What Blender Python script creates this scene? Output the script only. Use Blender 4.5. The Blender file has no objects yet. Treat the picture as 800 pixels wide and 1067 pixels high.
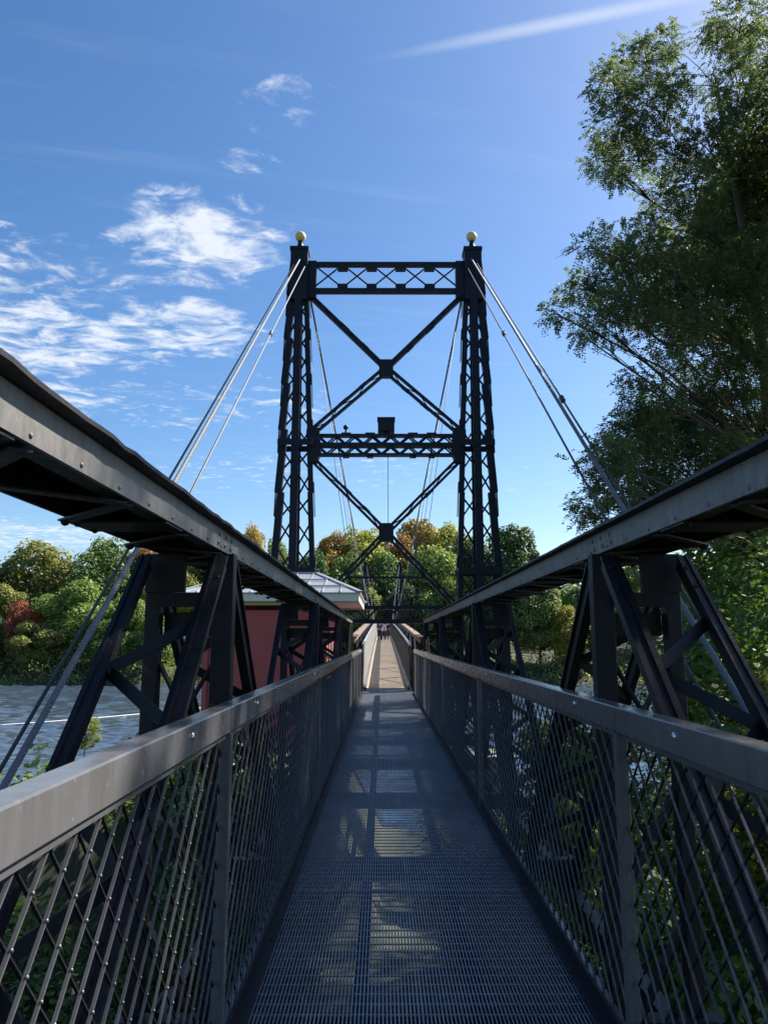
import bpy, math, random
import numpy as np
from mathutils import Vector, Matrix

R = math.radians
scene = bpy.context.scene
COL = scene.collection

# ------------------------------------------------------------------ camera
# The eye is the origin: z = 0 is eye level, the footbridge deck lies 1.65 m below.
PITCH = 9.47
cam_data = bpy.data.cameras.new("camera")
cam_data.sensor_fit = 'VERTICAL'
cam_data.sensor_height = 24.0
cam_data.lens = 24.0 * 800 / 1067
cam_data.clip_start = 0.05
cam_data.clip_end = 5000
cam = bpy.data.objects.new("camera", cam_data)
cam.location = (0, 0, 0)
cam.rotation_euler = (R(90 + PITCH), 0, R(-0.14))
COL.objects.link(cam)
scene.camera = cam
scene.cycles.max_bounces = 14
scene.cycles.diffuse_bounces = 7
scene.cycles.transmission_bounces = 10

# ------------------------------------------------------------------ sun, sky, exposure
SUN_AZ, SUN_EL = 56.0, 43.0          # azimuth to the right of the bridge axis (+Y), elevation
sd = bpy.data.lights.new("sun", 'SUN')
sd.energy = 5.0
sd.angle = R(0.53)
sd.color = (1.0, 0.94, 0.84)
sun = bpy.data.objects.new("sun", sd)
sdir = Vector((math.sin(R(SUN_AZ)) * math.cos(R(SUN_EL)), math.cos(R(SUN_AZ)) * math.cos(R(SUN_EL)), math.sin(R(SUN_EL))))
sun.rotation_euler = sdir.to_track_quat('Z', 'Y').to_euler()
sun.location = (30, 20, 40)
COL.objects.link(sun)

scene.view_settings.view_transform = 'Standard'
scene.view_settings.look = 'None'
scene.view_settings.gamma = 1
scene.view_settings.exposure = 1.25
scene.view_settings.use_curve_mapping = False

SKY_STRENGTH = 0.073
world = bpy.data.worlds.new("World")
scene.world = world
world.use_nodes = True


class NT:
    """A little helper to write node trees."""
    def __init__(self, tree):
        self.t = tree
        tree.nodes.clear()

    def n(self, kind, **kw):
        nd = self.t.nodes.new(kind)
        for k, v in kw.items():
            setattr(nd, k, v)
        return nd

    def l(self, a, b):
        self.t.links.new(a, b)

    def val(self, sock, v):
        if hasattr(v, 'links') or isinstance(v, bpy.types.NodeSocket):
            self.l(v, sock)
        else:
            sock.default_value = v

    def math(self, op, a, b=0.0, c=None, clamp=False):
        m = self.n('ShaderNodeMath', operation=op)
        m.use_clamp = clamp
        self.val(m.inputs[0], a)
        self.val(m.inputs[1], b)
        if c is not None:
            self.val(m.inputs[2], c)
        return m.outputs[0]

    def vmath(self, op, a, b=None):
        m = self.n('ShaderNodeVectorMath', operation=op)
        self.val(m.inputs[0], a)
        if b is not None:
            self.val(m.inputs[1], b)
        return m

    def mix(self, fac, a, b, blend='MIX'):
        m = self.n('ShaderNodeMix', data_type='RGBA', blend_type=blend)
        self.val(m.inputs[0], fac)
        self.val(m.inputs[6], a)
        self.val(m.inputs[7], b)
        return m.outputs[2]

    def noise(self, vec, scale, detail=4.0, rough=0.55, dist=0.0):
        m = self.n('ShaderNodeTexNoise')
        if vec is not None:
            self.l(vec, m.inputs['Vector'])
        m.inputs['Scale'].default_value = scale
        m.inputs['Detail'].default_value = detail
        m.inputs['Roughness'].default_value = rough
        m.inputs['Distortion'].default_value = dist
        return m.outputs['Fac']

    def ramp(self, fac, lo, hi, a=0.0, b=1.0, smooth=False):
        m = self.n('ShaderNodeMapRange')
        if smooth:
            m.interpolation_type = 'SMOOTHSTEP'
        self.val(m.inputs[0], fac)
        m.inputs[1].default_value = lo
        m.inputs[2].default_value = hi
        m.inputs[3].default_value = a
        m.inputs[4].default_value = b
        return m.outputs[0]


def build_sky():
    w = NT(world.node_tree)
    out = w.n('ShaderNodeOutputWorld')
    bg = w.n('ShaderNodeBackground')
    bg.inputs['Strength'].default_value = SKY_STRENGTH
    sky = w.n('ShaderNodeTexSky', sky_type='NISHITA')
    sky.sun_disc = False
    sky.sun_elevation = R(SUN_EL)
    sky.sun_rotation = R(SUN_AZ)
    sky.altitude = 50
    sky.air_density = 1.0
    sky.dust_density = 0.9
    sky.ozone_density = 3.2
    hs = w.n('ShaderNodeHueSaturation')
    hs.inputs['Saturation'].default_value = 1.22
    hs.inputs['Value'].default_value = 1.0
    hs.inputs['Hue'].default_value = 0.501
    w.l(sky.outputs[0], hs.inputs['Color'])
    tc = w.n('ShaderNodeTexCoord')
    sep = w.n('ShaderNodeSeparateXYZ')
    w.l(tc.outputs['Generated'], sep.inputs[0])
    zz = w.math('MAXIMUM', sep.outputs[2], 0.02)
    px = w.math('DIVIDE', sep.outputs[0], zz)
    py = w.math('DIVIDE', sep.outputs[1], zz)
    comb = w.n('ShaderNodeCombineXYZ')
    w.l(px, comb.inputs[0])
    w.l(py, comb.inputs[1])
    P = comb.outputs[0]
    # clusters of fair-weather cloud on the flat cloud layer: (cx, cy, rx, ry, weight)
    clusters = [(-1.18, 2.42, 0.52, 0.50, 1.0), (-0.46, 1.83, 0.26, 0.30, 1.0), (-0.66, 2.35, 0.34, 0.34, 0.95),
                (-1.7, 3.1, 0.7, 0.45, 0.95), (-0.20, 1.31, 0.13, 0.10, 0.66), (-0.27, 1.48, 0.09, 0.07, 0.7), (-0.95, 2.0, 0.5, 0.3, 0.72),
                (-1.15, 1.72, 0.36, 0.17, 0.62), (-0.85, 1.15, 0.18, 0.3, 0.5), (-0.8, 3.2, 0.8, 0.5, 0.62),
                (-0.6, 4.6, 1.6, 0.9, 0.5), (0.9, 4.9, 1.6, 1.0, 0.42), (-3.8, 7.5, 3.2, 1.6, 0.85), (1.3, 8.5, 3.0, 1.8, 0.62),
                (-4.5, 4.5, 2.0, 1.5, 0.8), (4.0, 3.0, 1.6, 1.2, 0.6), (2.0, -3.0, 2.0, 1.5, 0.8), (-2.5, -2.5, 1.8, 1.5, 0.8)]
    total = None
    for cx, cy, rx, ry, wt in clusters:
        d = w.vmath('SUBTRACT', P, (cx, cy, 0)).outputs[0]
        d = w.vmath('MULTIPLY', d, (1 / rx, 1 / ry, 0)).outputs[0]
        ln = w.vmath('LENGTH', d).outputs['Value']
        m = w.ramp(ln, 0.35, 1.4, wt, 0.0, smooth=True)
        total = m if total is None else w.math('MAXIMUM', total, m)
    warp = w.n('ShaderNodeTexNoise')
    w.l(P, warp.inputs['Vector'])
    warp.inputs['Scale'].default_value = 3.0
    warp.inputs['Detail'].default_value = 3
    wv = w.vmath('SUBTRACT', warp.outputs['Color'], (0.5, 0.5, 0.5)).outputs[0]
    wv = w.vmath('MULTIPLY', wv, (0.22, 0.22, 0)).outputs[0]
    Q = w.vmath('ADD', P, wv).outputs[0]
    Q2 = w.vmath('MULTIPLY', Q, (0.75, 1.0, 1.0)).outputs[0]
    f1 = w.noise(Q2, 11.0, 9.0, 0.64, 0.2)
    f2 = w.noise(Q2, 2.2, 4.0, 0.5, 0.2)
    f = w.math('ADD', w.math('MULTIPLY', f1, 1.15), w.math('MULTIPLY', f2, 0.35))
    f = w.math('SUBTRACT', f, 0.25)
    dens = w.math('ADD', f, w.math('MULTIPLY', w.math('SUBTRACT', total, 1.0), 0.42))
    cov = w.ramp(dens, 0.31, 0.66, 0.0, 0.88, smooth=True)
    # thin high cirrus: a soft streak and veil
    R2 = w.n('ShaderNodeVectorRotate', rotation_type='Z_AXIS')
    w.l(P, R2.inputs['Vector'])
    R2.inputs['Angle'].default_value = R(-12)
    cs = w.vmath('MULTIPLY', R2.outputs[0], (0.5, 5.0, 1)).outputs[0]
    ci = w.noise(cs, 2.0, 5.0, 0.6, 0.4)
    ci = w.ramp(ci, 0.50, 0.85, 0.0, 0.07, smooth=True)
    d = w.vmath('SUBTRACT', P, (0.31, 1.105, 0)).outputs[0]
    ra = w.n('ShaderNodeVectorRotate', rotation_type='Z_AXIS')
    w.l(d, ra.inputs['Vector'])
    ra.inputs['Angle'].default_value = R(15)
    st = w.vmath('MULTIPLY', ra.outputs[0], (1 / 0.38, 1 / 0.024, 0)).outputs[0]
    st = w.vmath('LENGTH', st).outputs['Value']
    st = w.ramp(st, 0.0, 1.0, 0.42, 0.0, smooth=True)
    cov = w.math('MAXIMUM', w.math('ADD', cov, ci, clamp=True), st)
    # denser parts of a cloud are a little greyer than their bright rims
    shade = w.ramp(dens, 0.60, 0.85, 1.0, 0.86)
    cl = w.n('ShaderNodeCombineColor')
    w.l(w.math('MULTIPLY', shade, 5.6), cl.inputs[0])
    w.l(w.math('MULTIPLY', shade, 5.9), cl.inputs[1])
    w.l(w.math('MULTIPLY', shade, 6.4), cl.inputs[2])
    mx = w.mix(cov, hs.outputs[0], cl.outputs[0])
    w.l(mx, bg.inputs['Color'])
    w.l(bg.outputs[0], out.inputs[0])


build_sky()

# ------------------------------------------------------------------ materials


def new_mat(name):
    m = bpy.data.materials.new(name)
    m.use_nodes = True
    t = NT(m.node_tree)
    out = t.n('ShaderNodeOutputMaterial')
    b = t.n('ShaderNodeBsdfPrincipled')
    t.l(b.outputs[0], out.inputs[0])
    return m, t, b, out


def paint(name, base, rough=0.45, var=0.25, metallic=0.0, scale=6.0, bump=0.0, rust=0.0, spec=0.5, streak=0.0):
    m, t, b, out = new_mat(name)
    tc = t.n('ShaderNodeTexCoord')
    v = tc.outputs['Object']
    n1 = t.noise(v, scale, 6, 0.6)
    n2 = t.noise(v, scale * 7, 4, 0.6)
    f = t.math('ADD', t.math('MULTIPLY', n1, 0.65), t.math('MULTIPLY', n2, 0.35))
    f = t.ramp(f, 0.3, 0.7)
    lo = [c * (1 - var) for c in base] + [1]
    hi = [c * (1 + var) for c in base] + [1]
    c = t.mix(f, lo, hi)
    if rust > 0:
        rr = t.noise(v, scale * 2.3, 8, 0.7)
        rr = t.ramp(rr, 0.66 - rust * 0.1, 0.74, 0, 0.8)
        c = t.mix(rr, c, (0.13, 0.062, 0.035, 1))
    if streak > 0:                       # rain streaks and grime that run down the steel
        sv = t.vmath('MULTIPLY', v, (9.0, 9.0, 0.9)).outputs[0]
        sn = t.noise(sv, 2.2, 5, 0.65)
        gn = t.noise(v, 1.1, 5, 0.6)
        k = t.math('ADD', t.math('MULTIPLY', sn, 0.6), t.math('MULTIPLY', gn, 0.4))
        k = t.ramp(k, 0.36, 0.62, streak, 0.0)
        c = t.mix(k, c, (0.030, 0.027, 0.026, 1))
        pn = t.noise(v, 38.0, 3, 0.6)
        c = t.mix(t.ramp(pn, 0.69, 0.73, 0, 0.6), c, (0.30, 0.28, 0.26, 1))
    t.l(c, b.inputs['Base Color'])
    b.inputs['Metallic'].default_value = metallic
    b.inputs['Specular IOR Level'].default_value = spec
    t.l(t.ramp(n2, 0.3, 0.7, rough * 0.82, min(1, rough * 1.2)), b.inputs['Roughness'])
    if bump:
        bp = t.n('ShaderNodeBump')
        bp.inputs['Strength'].default_value = bump
        bp.inputs['Distance'].default_value = 0.004
        t.l(n2, bp.inputs['Height'])
        t.l(bp.outputs[0], b.inputs['Normal'])
    return m


def leaf_mat(name, c1, c2, scale=0.5, trans=0.35, spec=0.3, rough=0.55, fine=None):
    """Leaf colour varies from clump to clump and a little from tree to tree; some light passes through."""
    m, t, b, out = new_mat(name)
    geo = t.n('ShaderNodeNewGeometry')
    oi = t.n('ShaderNodeObjectInfo')
    f = t.noise(geo.outputs['Position'], scale, 4, 0.6)
    f = t.ramp(f, 0.35, 0.68)
    c = t.mix(f, list(c1) + [1], list(c2) + [1])
    g = t.noise(geo.outputs['Position'], fine or scale * 9, 3, 0.6)
    c = t.mix(t.ramp(g, 0.35, 0.7, 0, 0.75), c, [x * 1.45 for x in c2[:2]] + [c2[2] * 1.2, 1])
    hsv = t.n('ShaderNodeHueSaturation')
    t.l(t.ramp(oi.outputs['Random'], 0, 1, 0.485, 0.515), hsv.inputs['Hue'])
    t.l(t.ramp(oi.outputs['Random'], 0, 1, 0.85, 1.15), hsv.inputs['Value'])
    t.l(c, hsv.inputs['Color'])
    t.l(hsv.outputs[0], b.inputs['Base Color'])
    b.inputs['Roughness'].default_value = rough
    b.inputs['Specular IOR Level'].default_value = spec
    tr = t.n('ShaderNodeBsdfTranslucent')
    tcol = t.mix(1.0, hsv.outputs[0], (1.15, 1.25, 0.70, 1), 'MULTIPLY')
    t.l(tcol, tr.inputs['Color'])
    ms = t.n('ShaderNodeMixShader')
    ms.inputs[0].default_value = trans
    t.l(b.outputs[0], ms.inputs[1])
    t.l(tr.outputs[0], ms.inputs[2])
    t.l(ms.outputs[0], out.inputs[0])
    return m


M = {}
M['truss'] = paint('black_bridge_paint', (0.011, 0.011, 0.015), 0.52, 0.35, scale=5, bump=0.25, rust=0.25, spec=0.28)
M['web'] = paint('faded_web_paint', (0.15, 0.142, 0.136), 0.5, 0.22, scale=4, bump=0.3, rust=0.35, streak=0.55)
M['tower'] = paint('blue_black_tower_paint', (0.009, 0.012, 0.021), 0.5, 0.3, scale=3, bump=0.1, rust=0.12, spec=0.25)
M['rail'] = paint('grey_rail_paint', (0.135, 0.133, 0.137), 0.25, 0.07, scale=2.2, streak=0.35)
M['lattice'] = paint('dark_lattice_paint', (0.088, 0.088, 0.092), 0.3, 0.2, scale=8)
M['grating'] = paint('galvanized_grating', (0.18, 0.20, 0.24), 0.42, 0.3, metallic=0.35, scale=2.2)
M['galv'] = paint('galvanized_steel', (0.45, 0.46, 0.48), 0.4, 0.2, metallic=0.5, scale=9)
M['bolt'] = paint('bright_bolt', (0.7, 0.7, 0.68), 0.25, 0.1, metallic=0.9, scale=30)
M['cable'] = paint('galvanized_cable', (0.13, 0.138, 0.155), 0.6, 0.2, metallic=0.0, scale=12)
M['dark_cable'] = paint('dark_cable', (0.05, 0.048, 0.05), 0.5, 0.25, scale=12)
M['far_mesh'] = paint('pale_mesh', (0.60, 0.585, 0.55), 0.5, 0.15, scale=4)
M['wood_cap'] = paint('brown_wood_cap', (0.23, 0.155, 0.115), 0.7, 0.25, scale=3)
M['gold'] = paint('gold_finial_paint', (0.76, 0.54, 0.20), 0.42, 0.12, metallic=0.0, scale=9)
M['stone'] = paint('granite_pier', (0.24, 0.23, 0.21), 0.85, 0.3, scale=1.5, bump=0.6)
M['trim'] = paint('cream_trim', (0.76, 0.73, 0.60), 0.6, 0.08, scale=4)
M['bark'] = paint('bark', (0.085, 0.066, 0.05), 0.9, 0.4, scale=9, bump=0.9)
M['white_rope'] = paint('white_float_line', (0.75, 0.75, 0.73), 0.6, 0.1, scale=3)
M['skin'] = paint('skin', (0.55, 0.36, 0.27), 0.6, 0.05)
M['cloth_dark'] = paint('dark_cloth', (0.02, 0.02, 0.03), 0.9, 0.2)
M['cloth_lilac'] = paint('lilac_cloth', (0.48, 0.42, 0.56), 0.9, 0.1)
M['cloth_navy'] = paint('navy_cloth', (0.05, 0.055, 0.10), 0.9, 0.1)
M['hair'] = paint('brown_hair', (0.05, 0.03, 0.02), 0.7, 0.2)
M['glass'] = paint('dark_glass', (0.02, 0.025, 0.03), 0.08, 0.1)


def wall_mat():
    m, t, b, out = new_mat('barn_red_clapboard')
    tc = t.n('ShaderNodeTexCoord')
    n = t.noise(tc.outputs['Object'], 2.5, 5, 0.6)
    t.l(t.mix(t.ramp(n, 0.3, 0.7), (0.46, 0.080, 0.074, 1), (0.53, 0.098, 0.086, 1)), b.inputs['Base Color'])
    b.inputs['Roughness'].default_value = 0.6
    return m


def roof_mat():
    m, t, b, out = new_mat('grey_metal_roof')
    tc = t.n('ShaderNodeTexCoord')
    n = t.noise(tc.outputs['Object'], 1.7, 5, 0.6)
    t.l(t.mix(t.ramp(n, 0.3, 0.7), (0.26, 0.28, 0.31, 1), (0.40, 0.42, 0.45, 1)), b.inputs['Base Color'])
    b.inputs['Metallic'].default_value = 0.3
    b.inputs['Roughness'].default_value = 0.38
    return m


def plank_mat():
    m, t, b, out = new_mat('weathered_deck_planks')
    tc = t.n('ShaderNodeTexCoord')
    sep = t.n('ShaderNodeSeparateXYZ')
    t.l(tc.outputs['Object'], sep.inputs[0])
    wn = t.n('ShaderNodeTexWhiteNoise', noise_dimensions='1D')
    t.l(t.math('FLOOR', t.math('DIVIDE', sep.outputs[1], 0.15)), wn.inputs['W'])
    st = t.vmath('MULTIPLY', tc.outputs['Object'], (2.0, 22.0, 22.0)).outputs[0]
    n = t.noise(st, 3.0, 5, 0.6)
    f = t.math('ADD', t.math('MULTIPLY', wn.outputs[0], 0.6), t.math('MULTIPLY', n, 0.4))
    t.l(t.mix(f, (0.27, 0.20, 0.14, 1), (0.50, 0.40, 0.30, 1)), b.inputs['Base Color'])
    b.inputs['Roughness'].default_value = 0.8
    return m


def water_mat():
    m, t, b, out = new_mat('river_water')
    tc = t.n('ShaderNodeTexCoord')
    b.inputs['Base Color'].default_value = (0.040, 0.062, 0.092, 1)
    b.inputs['Roughness'].default_value = 0.12
    b.inputs['IOR'].default_value = 1.333
    v = t.vmath('MULTIPLY', tc.outputs['Object'], (0.62, 0.26, 1.0)).outputs[0]
    a = t.noise(v, 1.0, 4, 0.62, 0.5)
    c = t.noise(v, 0.2, 3, 0.5, 0.4)
    h = t.math('ADD', t.math('MULTIPLY', a, 0.45), t.math('MULTIPLY', c, 0.9))
    bp = t.n('ShaderNodeBump')
    bp.inputs['Strength'].default_value = 1.0
    bp.inputs['Distance'].default_value = 0.25
    t.l(h, bp.inputs['Height'])
    t.l(bp.outputs[0], b.inputs['Normal'])
    return m


def ground_mat():
    m, t, b, out = new_mat('bank_soil')
    tc = t.n('ShaderNodeTexCoord')
    n = t.noise(tc.outputs['Object'], 0.35, 7, 0.65)
    n2 = t.noise(tc.outputs['Object'], 4.0, 5, 0.6)
    c = t.mix(t.ramp(n, 0.35, 0.65), (0.028, 0.038, 0.016, 1), (0.062, 0.052, 0.030, 1))
    c = t.mix(t.ramp(n2, 0.4, 0.7, 0, 0.6), c, (0.05, 0.065, 0.02, 1))
    t.l(c, b.inputs['Base Color'])
    b.inputs['Roughness'].default_value = 0.95
    return m


M['wall'] = wall_mat()
M['roof'] = roof_mat()
M['plank'] = plank_mat()
M['water'] = water_mat()
M['ground'] = ground_mat()
M['leaf_green'] = leaf_mat('leaf_green', (0.066, 0.114, 0.041), (0.141, 0.207, 0.066), 0.25)
M['leaf_deep'] = leaf_mat('leaf_deep_green', (0.034, 0.072, 0.034), (0.079, 0.135, 0.052), 0.25)
M['leaf_olive'] = leaf_mat('leaf_olive', (0.107, 0.138, 0.045), (0.233, 0.241, 0.078), 0.22)
M['leaf_light'] = leaf_mat('leaf_light_green', (0.103, 0.169, 0.052), (0.224, 0.284, 0.083), 0.25)
M['leaf_yellow'] = leaf_mat('leaf_yellow', (0.151, 0.193, 0.045), (0.364, 0.335, 0.065), 0.22)
M['leaf_orange'] = leaf_mat('leaf_orange', (0.152, 0.147, 0.052), (0.373, 0.216, 0.063), 0.24)
M['leaf_red'] = leaf_mat('leaf_red', (0.217, 0.099, 0.050), (0.383, 0.141, 0.075), 0.24)
M['leaf_tan'] = leaf_mat('leaf_tan', (0.172, 0.147, 0.061), (0.362, 0.259, 0.095), 0.24)
M['leaf_turn'] = leaf_mat('leaf_turning', (0.078, 0.155, 0.034), (0.380, 0.293, 0.052), 0.10)
M['leaf_locust'] = leaf_mat('leaf_locust', (0.088, 0.122, 0.080), (0.145, 0.180, 0.092), 0.35, trans=0.55, fine=2.2, spec=0.25, rough=0.45)
M['leaf_shrub'] = leaf_mat('leaf_shrub', (0.038, 0.076, 0.024), (0.101, 0.149, 0.038), 0.8, trans=0.32)
M['leaf_shrub_yellow'] = leaf_mat('leaf_shrub_yellow', (0.081, 0.115, 0.027), (0.216, 0.223, 0.047), 0.8, trans=0.38)

# ------------------------------------------------------------------ mesh helpers


class MB:
    """Collects boxes, bars, tubes and lathes; build() links them as ONE mesh object."""
    def __init__(self):
        self.v, self.f = [], []
        self.smooth = []

    def add(self, verts, faces, smooth=False):
        o = len(self.v)
        self.v.extend([tuple(p) for p in verts])
        for fc in faces:
            self.f.append(tuple(o + i for i in fc))
            self.smooth.append(smooth)
        return self

    def box(self, x0, x1, y0, y1, z0, z1):
        vs = [(x0, y0, z0), (x1, y0, z0), (x1, y1, z0), (x0, y1, z0), (x0, y0, z1), (x1, y0, z1), (x1, y1, z1), (x0, y1, z1)]
        return self.add(vs, [(3, 2, 1, 0), (4, 5, 6, 7), (0, 1, 5, 4), (1, 2, 6, 5), (2, 3, 7, 6), (3, 0, 4, 7)])

    def bar(self, p0, p1, w, h, up=(0, 0, 1), ch=0.0):
        """A rectangular bar from p0 to p1: w across, h along 'up'; ch chamfers its long edges."""
        p0, p1 = Vector(p0), Vector(p1)
        d = (p1 - p0).normalized()
        u = Vector(up)
        if abs(d.dot(u.normalized())) > 0.99:
            u = Vector((0, 1, 0)) if abs(d.y) < 0.9 else Vector((1, 0, 0))
        s = d.cross(u).normalized()
        u = s.cross(d).normalized()
        a, b = w / 2, h / 2
        if ch:
            prof = [(-a + ch, -b), (a - ch, -b), (a, -b + ch), (a, b - ch), (a - ch, b), (-a + ch, b), (-a, b - ch), (-a, -b + ch)]
        else:
            prof = [(-a, -b), (a, -b), (a, b), (-a, b)]
        n = len(prof)
        vs = [p0 + s * q[0] + u * q[1] for q in prof] + [p1 + s * q[0] + u * q[1] for q in prof]
        fs = [tuple(range(n - 1, -1, -1))[::-1], tuple(range(2 * n - 1, n - 1, -1))]
        for i in range(n):
            j = (i + 1) % n
            fs.append((i, i + n, j + n, j))
        return self.add(vs, fs)

    def tube(self, pts, rad, sides=8, smooth=True):
        pts = [Vector(p) for p in pts]
        rads = rad if isinstance(rad, (list, tuple)) else [rad] * len(pts)
        vs, fs = [], []
        prev = None
        for i, p in enumerate(pts):
            d = (pts[min(i + 1, len(pts) - 1)] - pts[max(i - 1, 0)]).normalized()
            if prev is None:
                a = Vector((0, 0, 1)) if abs(d.z) < 0.9 else Vector((1, 0, 0))
                s = d.cross(a).normalized()
            else:
                s = (prev - d * prev.dot(d)).normalized()
            prev = s
            u = d.cross(s)
            for k in range(sides):
                an = 2 * math.pi * k / sides
                vs.append(p + (s * math.cos(an) + u * math.sin(an)) * rads[i])
        for i in range(len(pts) - 1):
            for k in range(sides):
                j = (k + 1) % sides
                fs.append((i * sides + k, i * sides + j, (i + 1) * sides + j, (i + 1) * sides + k))
        self.add(vs, fs, smooth)
        o = len(self.v) - len(vs)
        self.f.append(tuple(o + k for k in range(sides - 1, -1, -1)))
        self.smooth.append(False)
        self.f.append(tuple(o + (len(pts) - 1) * sides + k for k in range(sides)))
        self.smooth.append(False)
        return self

    def lathe(self, prof, origin=(0, 0, 0), axis='Z', sides=20, smooth=True):
        """prof = [(radius, height)] from bottom to top."""
        vs, fs = [], []
        ox, oy, oz = origin
        for r, h in prof:
            for k in range(sides):
                an = 2 * math.pi * k / sides
                a, b = r * math.cos(an), r * math.sin(an)
                if axis == 'Z':
                    vs.append((ox + a, oy + b, oz + h))
                elif axis == 'X':
                    vs.append((ox + h, oy + a, oz + b))
                else:
                    vs.append((ox + b, oy + h, oz + a))
        for i in range(len(prof) - 1):
            for k in range(sides):
                j = (k + 1) % sides
                fs.append((i * sides + k, i * sides + j, (i + 1) * sides + j, (i + 1) * sides + k))
        self.add(vs, fs, smooth)
        return self

    def dome(self, c, nrm, r, flat=0.6, sides=8):
        c, n = Vector(c), Vector(nrm).normalized()
        a = n.orthogonal().normalized()
        b = n.cross(a)
        vs, fs = [], []
        rings = [(1.0, 0.0), (0.85, 0.5), (0.5, 0.85)]
        for rr, hh in rings:
            for k in range(sides):
                an = 2 * math.pi * k / sides
                vs.append(c + (a * math.cos(an) + b * math.sin(an)) * r * rr + n * r * flat * hh)
        vs.append(c + n * r * flat)
        for i in range(2):
            for k in range(sides):
                j = (k + 1) % sides
                fs.append((i * sides + k, i * sides + j, (i + 1) * sides + j, (i + 1) * sides + k))
        for k in range(sides):
            fs.append((2 * sides + k, 2 * sides + (k + 1) % sides, 3 * sides))
        return self.add(vs, fs, True)

    def build(self, name, mat, parent=None, loc=None):
        me = bpy.data.meshes.new(name)
        me.from_pydata(self.v, [], self.f)
        me.polygons.foreach_set('use_smooth', self.smooth)
        me.materials.append(mat)
        me.validate()
        me.update()
        o = bpy.data.objects.new(name, me)
        COL.objects.link(o)
        if parent is not None:
            o.parent = parent
        if loc is not None:
            o.location = loc
        return o


def fix_normals(o):
    import bmesh
    bm = bmesh.new()
    bm.from_mesh(o.data)
    bmesh.ops.recalc_face_normals(bm, faces=bm.faces)
    bm.to_mesh(o.data)
    bm.free()
    return o


def tag(o, label=None, cat=None, group=None, kind=None):
    if label:
        o['label'] = label
    if cat:
        o['category'] = cat
    if group:
        o['group'] = group
    if kind:
        o['kind'] = kind
    return o


def thing(name, label, cat, loc=(0, 0, 0), group=None):
    o = bpy.data.objects.new(name, None)
    o.empty_display_size = 0.3
    o.location = loc
    COL.objects.link(o)
    return tag(o, label, cat, group)


def ray_dir(px, py):
    x, y = (px - 398) / 800, (533.5 - py) / 800
    c, s = math.cos(R(PITCH)), math.sin(R(PITCH))
    return Vector((x, c - y * s, s + y * c))


def at(px, py, Y):
    """The world point at depth Y along the sight line of a survey pixel (used to survey the place)."""
    d = ray_dir(px, py)
    return d * (Y / d.y)


# ------------------------------------------------------------------ terrain and water
DECK = -1.65
WATER = -9.0


def smooth(a, b, x):
    t = min(1, max(0, (x - a) / (b - a)))
    return t * t * (3 - 2 * t)


def ground_z(x, y):
    wob = 1.2 * math.sin(x * 0.21 + 1.0) + 0.8 * math.sin(x * 0.53 + y * 0.11)
    if y < 95:
        edge = 31 + wob - max(0, -x - 5) * 0.75 - max(0, x - 14) * 0.5    # the near shoreline
        edge = max(edge, 12 + 0.5 * wob)
        base = -4.4 - 0.05 * max(0, y) + 0.35 * math.sin(x * 0.7) * math.cos(y * 0.6)
        if -7 < x < 0 and 14 < y < 28:
            base = max(base, -3.2)
        t = smooth(edge - 7, edge + 2, y)
        return base * (1 - t) + (-11.0) * t
    edge = 161 + wob * 1.5
    t = smooth(edge - 6, edge + 5, y)
    hill = -7.2 + max(0, y - edge) * 0.16
    hill = min(hill, 12 + 3 * math.sin(x * 0.013) + (y - 280) * 0.004)
    return -11.0 * (1 - t) + hill * t


def grid_mesh(name, xs, ys, fz, mat):
    vs = [(x, y, fz(x, y)) for y in ys for x in xs]
    n = len(xs)
    fs = [(j * n + i, j * n + i + 1, (j + 1) * n + i + 1, (j + 1) * n + i) for j in range(len(ys) - 1) for i in range(n - 1)]
    m = MB()
    m.add(vs, fs, True)
    return m.build(name, mat)


xs = sorted(set([-2500, -1500, -900, -600, -420, -320] + list(range(-260, -40, 10)) + [-40 + i * 1.25 for i in range(65)] + list(range(42, 261, 10)) + [320, 420, 600, 900, 1500, 2500]))
ys = sorted(set([-1500, -600, -200, -80, -40] + [-30 + i * 1.25 for i in range(64)] + list(range(52, 150, 8)) + [150 + i * 2 for i in range(40)] + [240, 260, 280, 310, 350, 420, 600, 1000, 2000, 3500]))
tag(grid_mesh('ground', xs, ys, ground_z, M['ground']), 'wooded river banks of bare soil and green cover', 'ground', kind='structure')
WR = np.random.default_rng(12)


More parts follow.
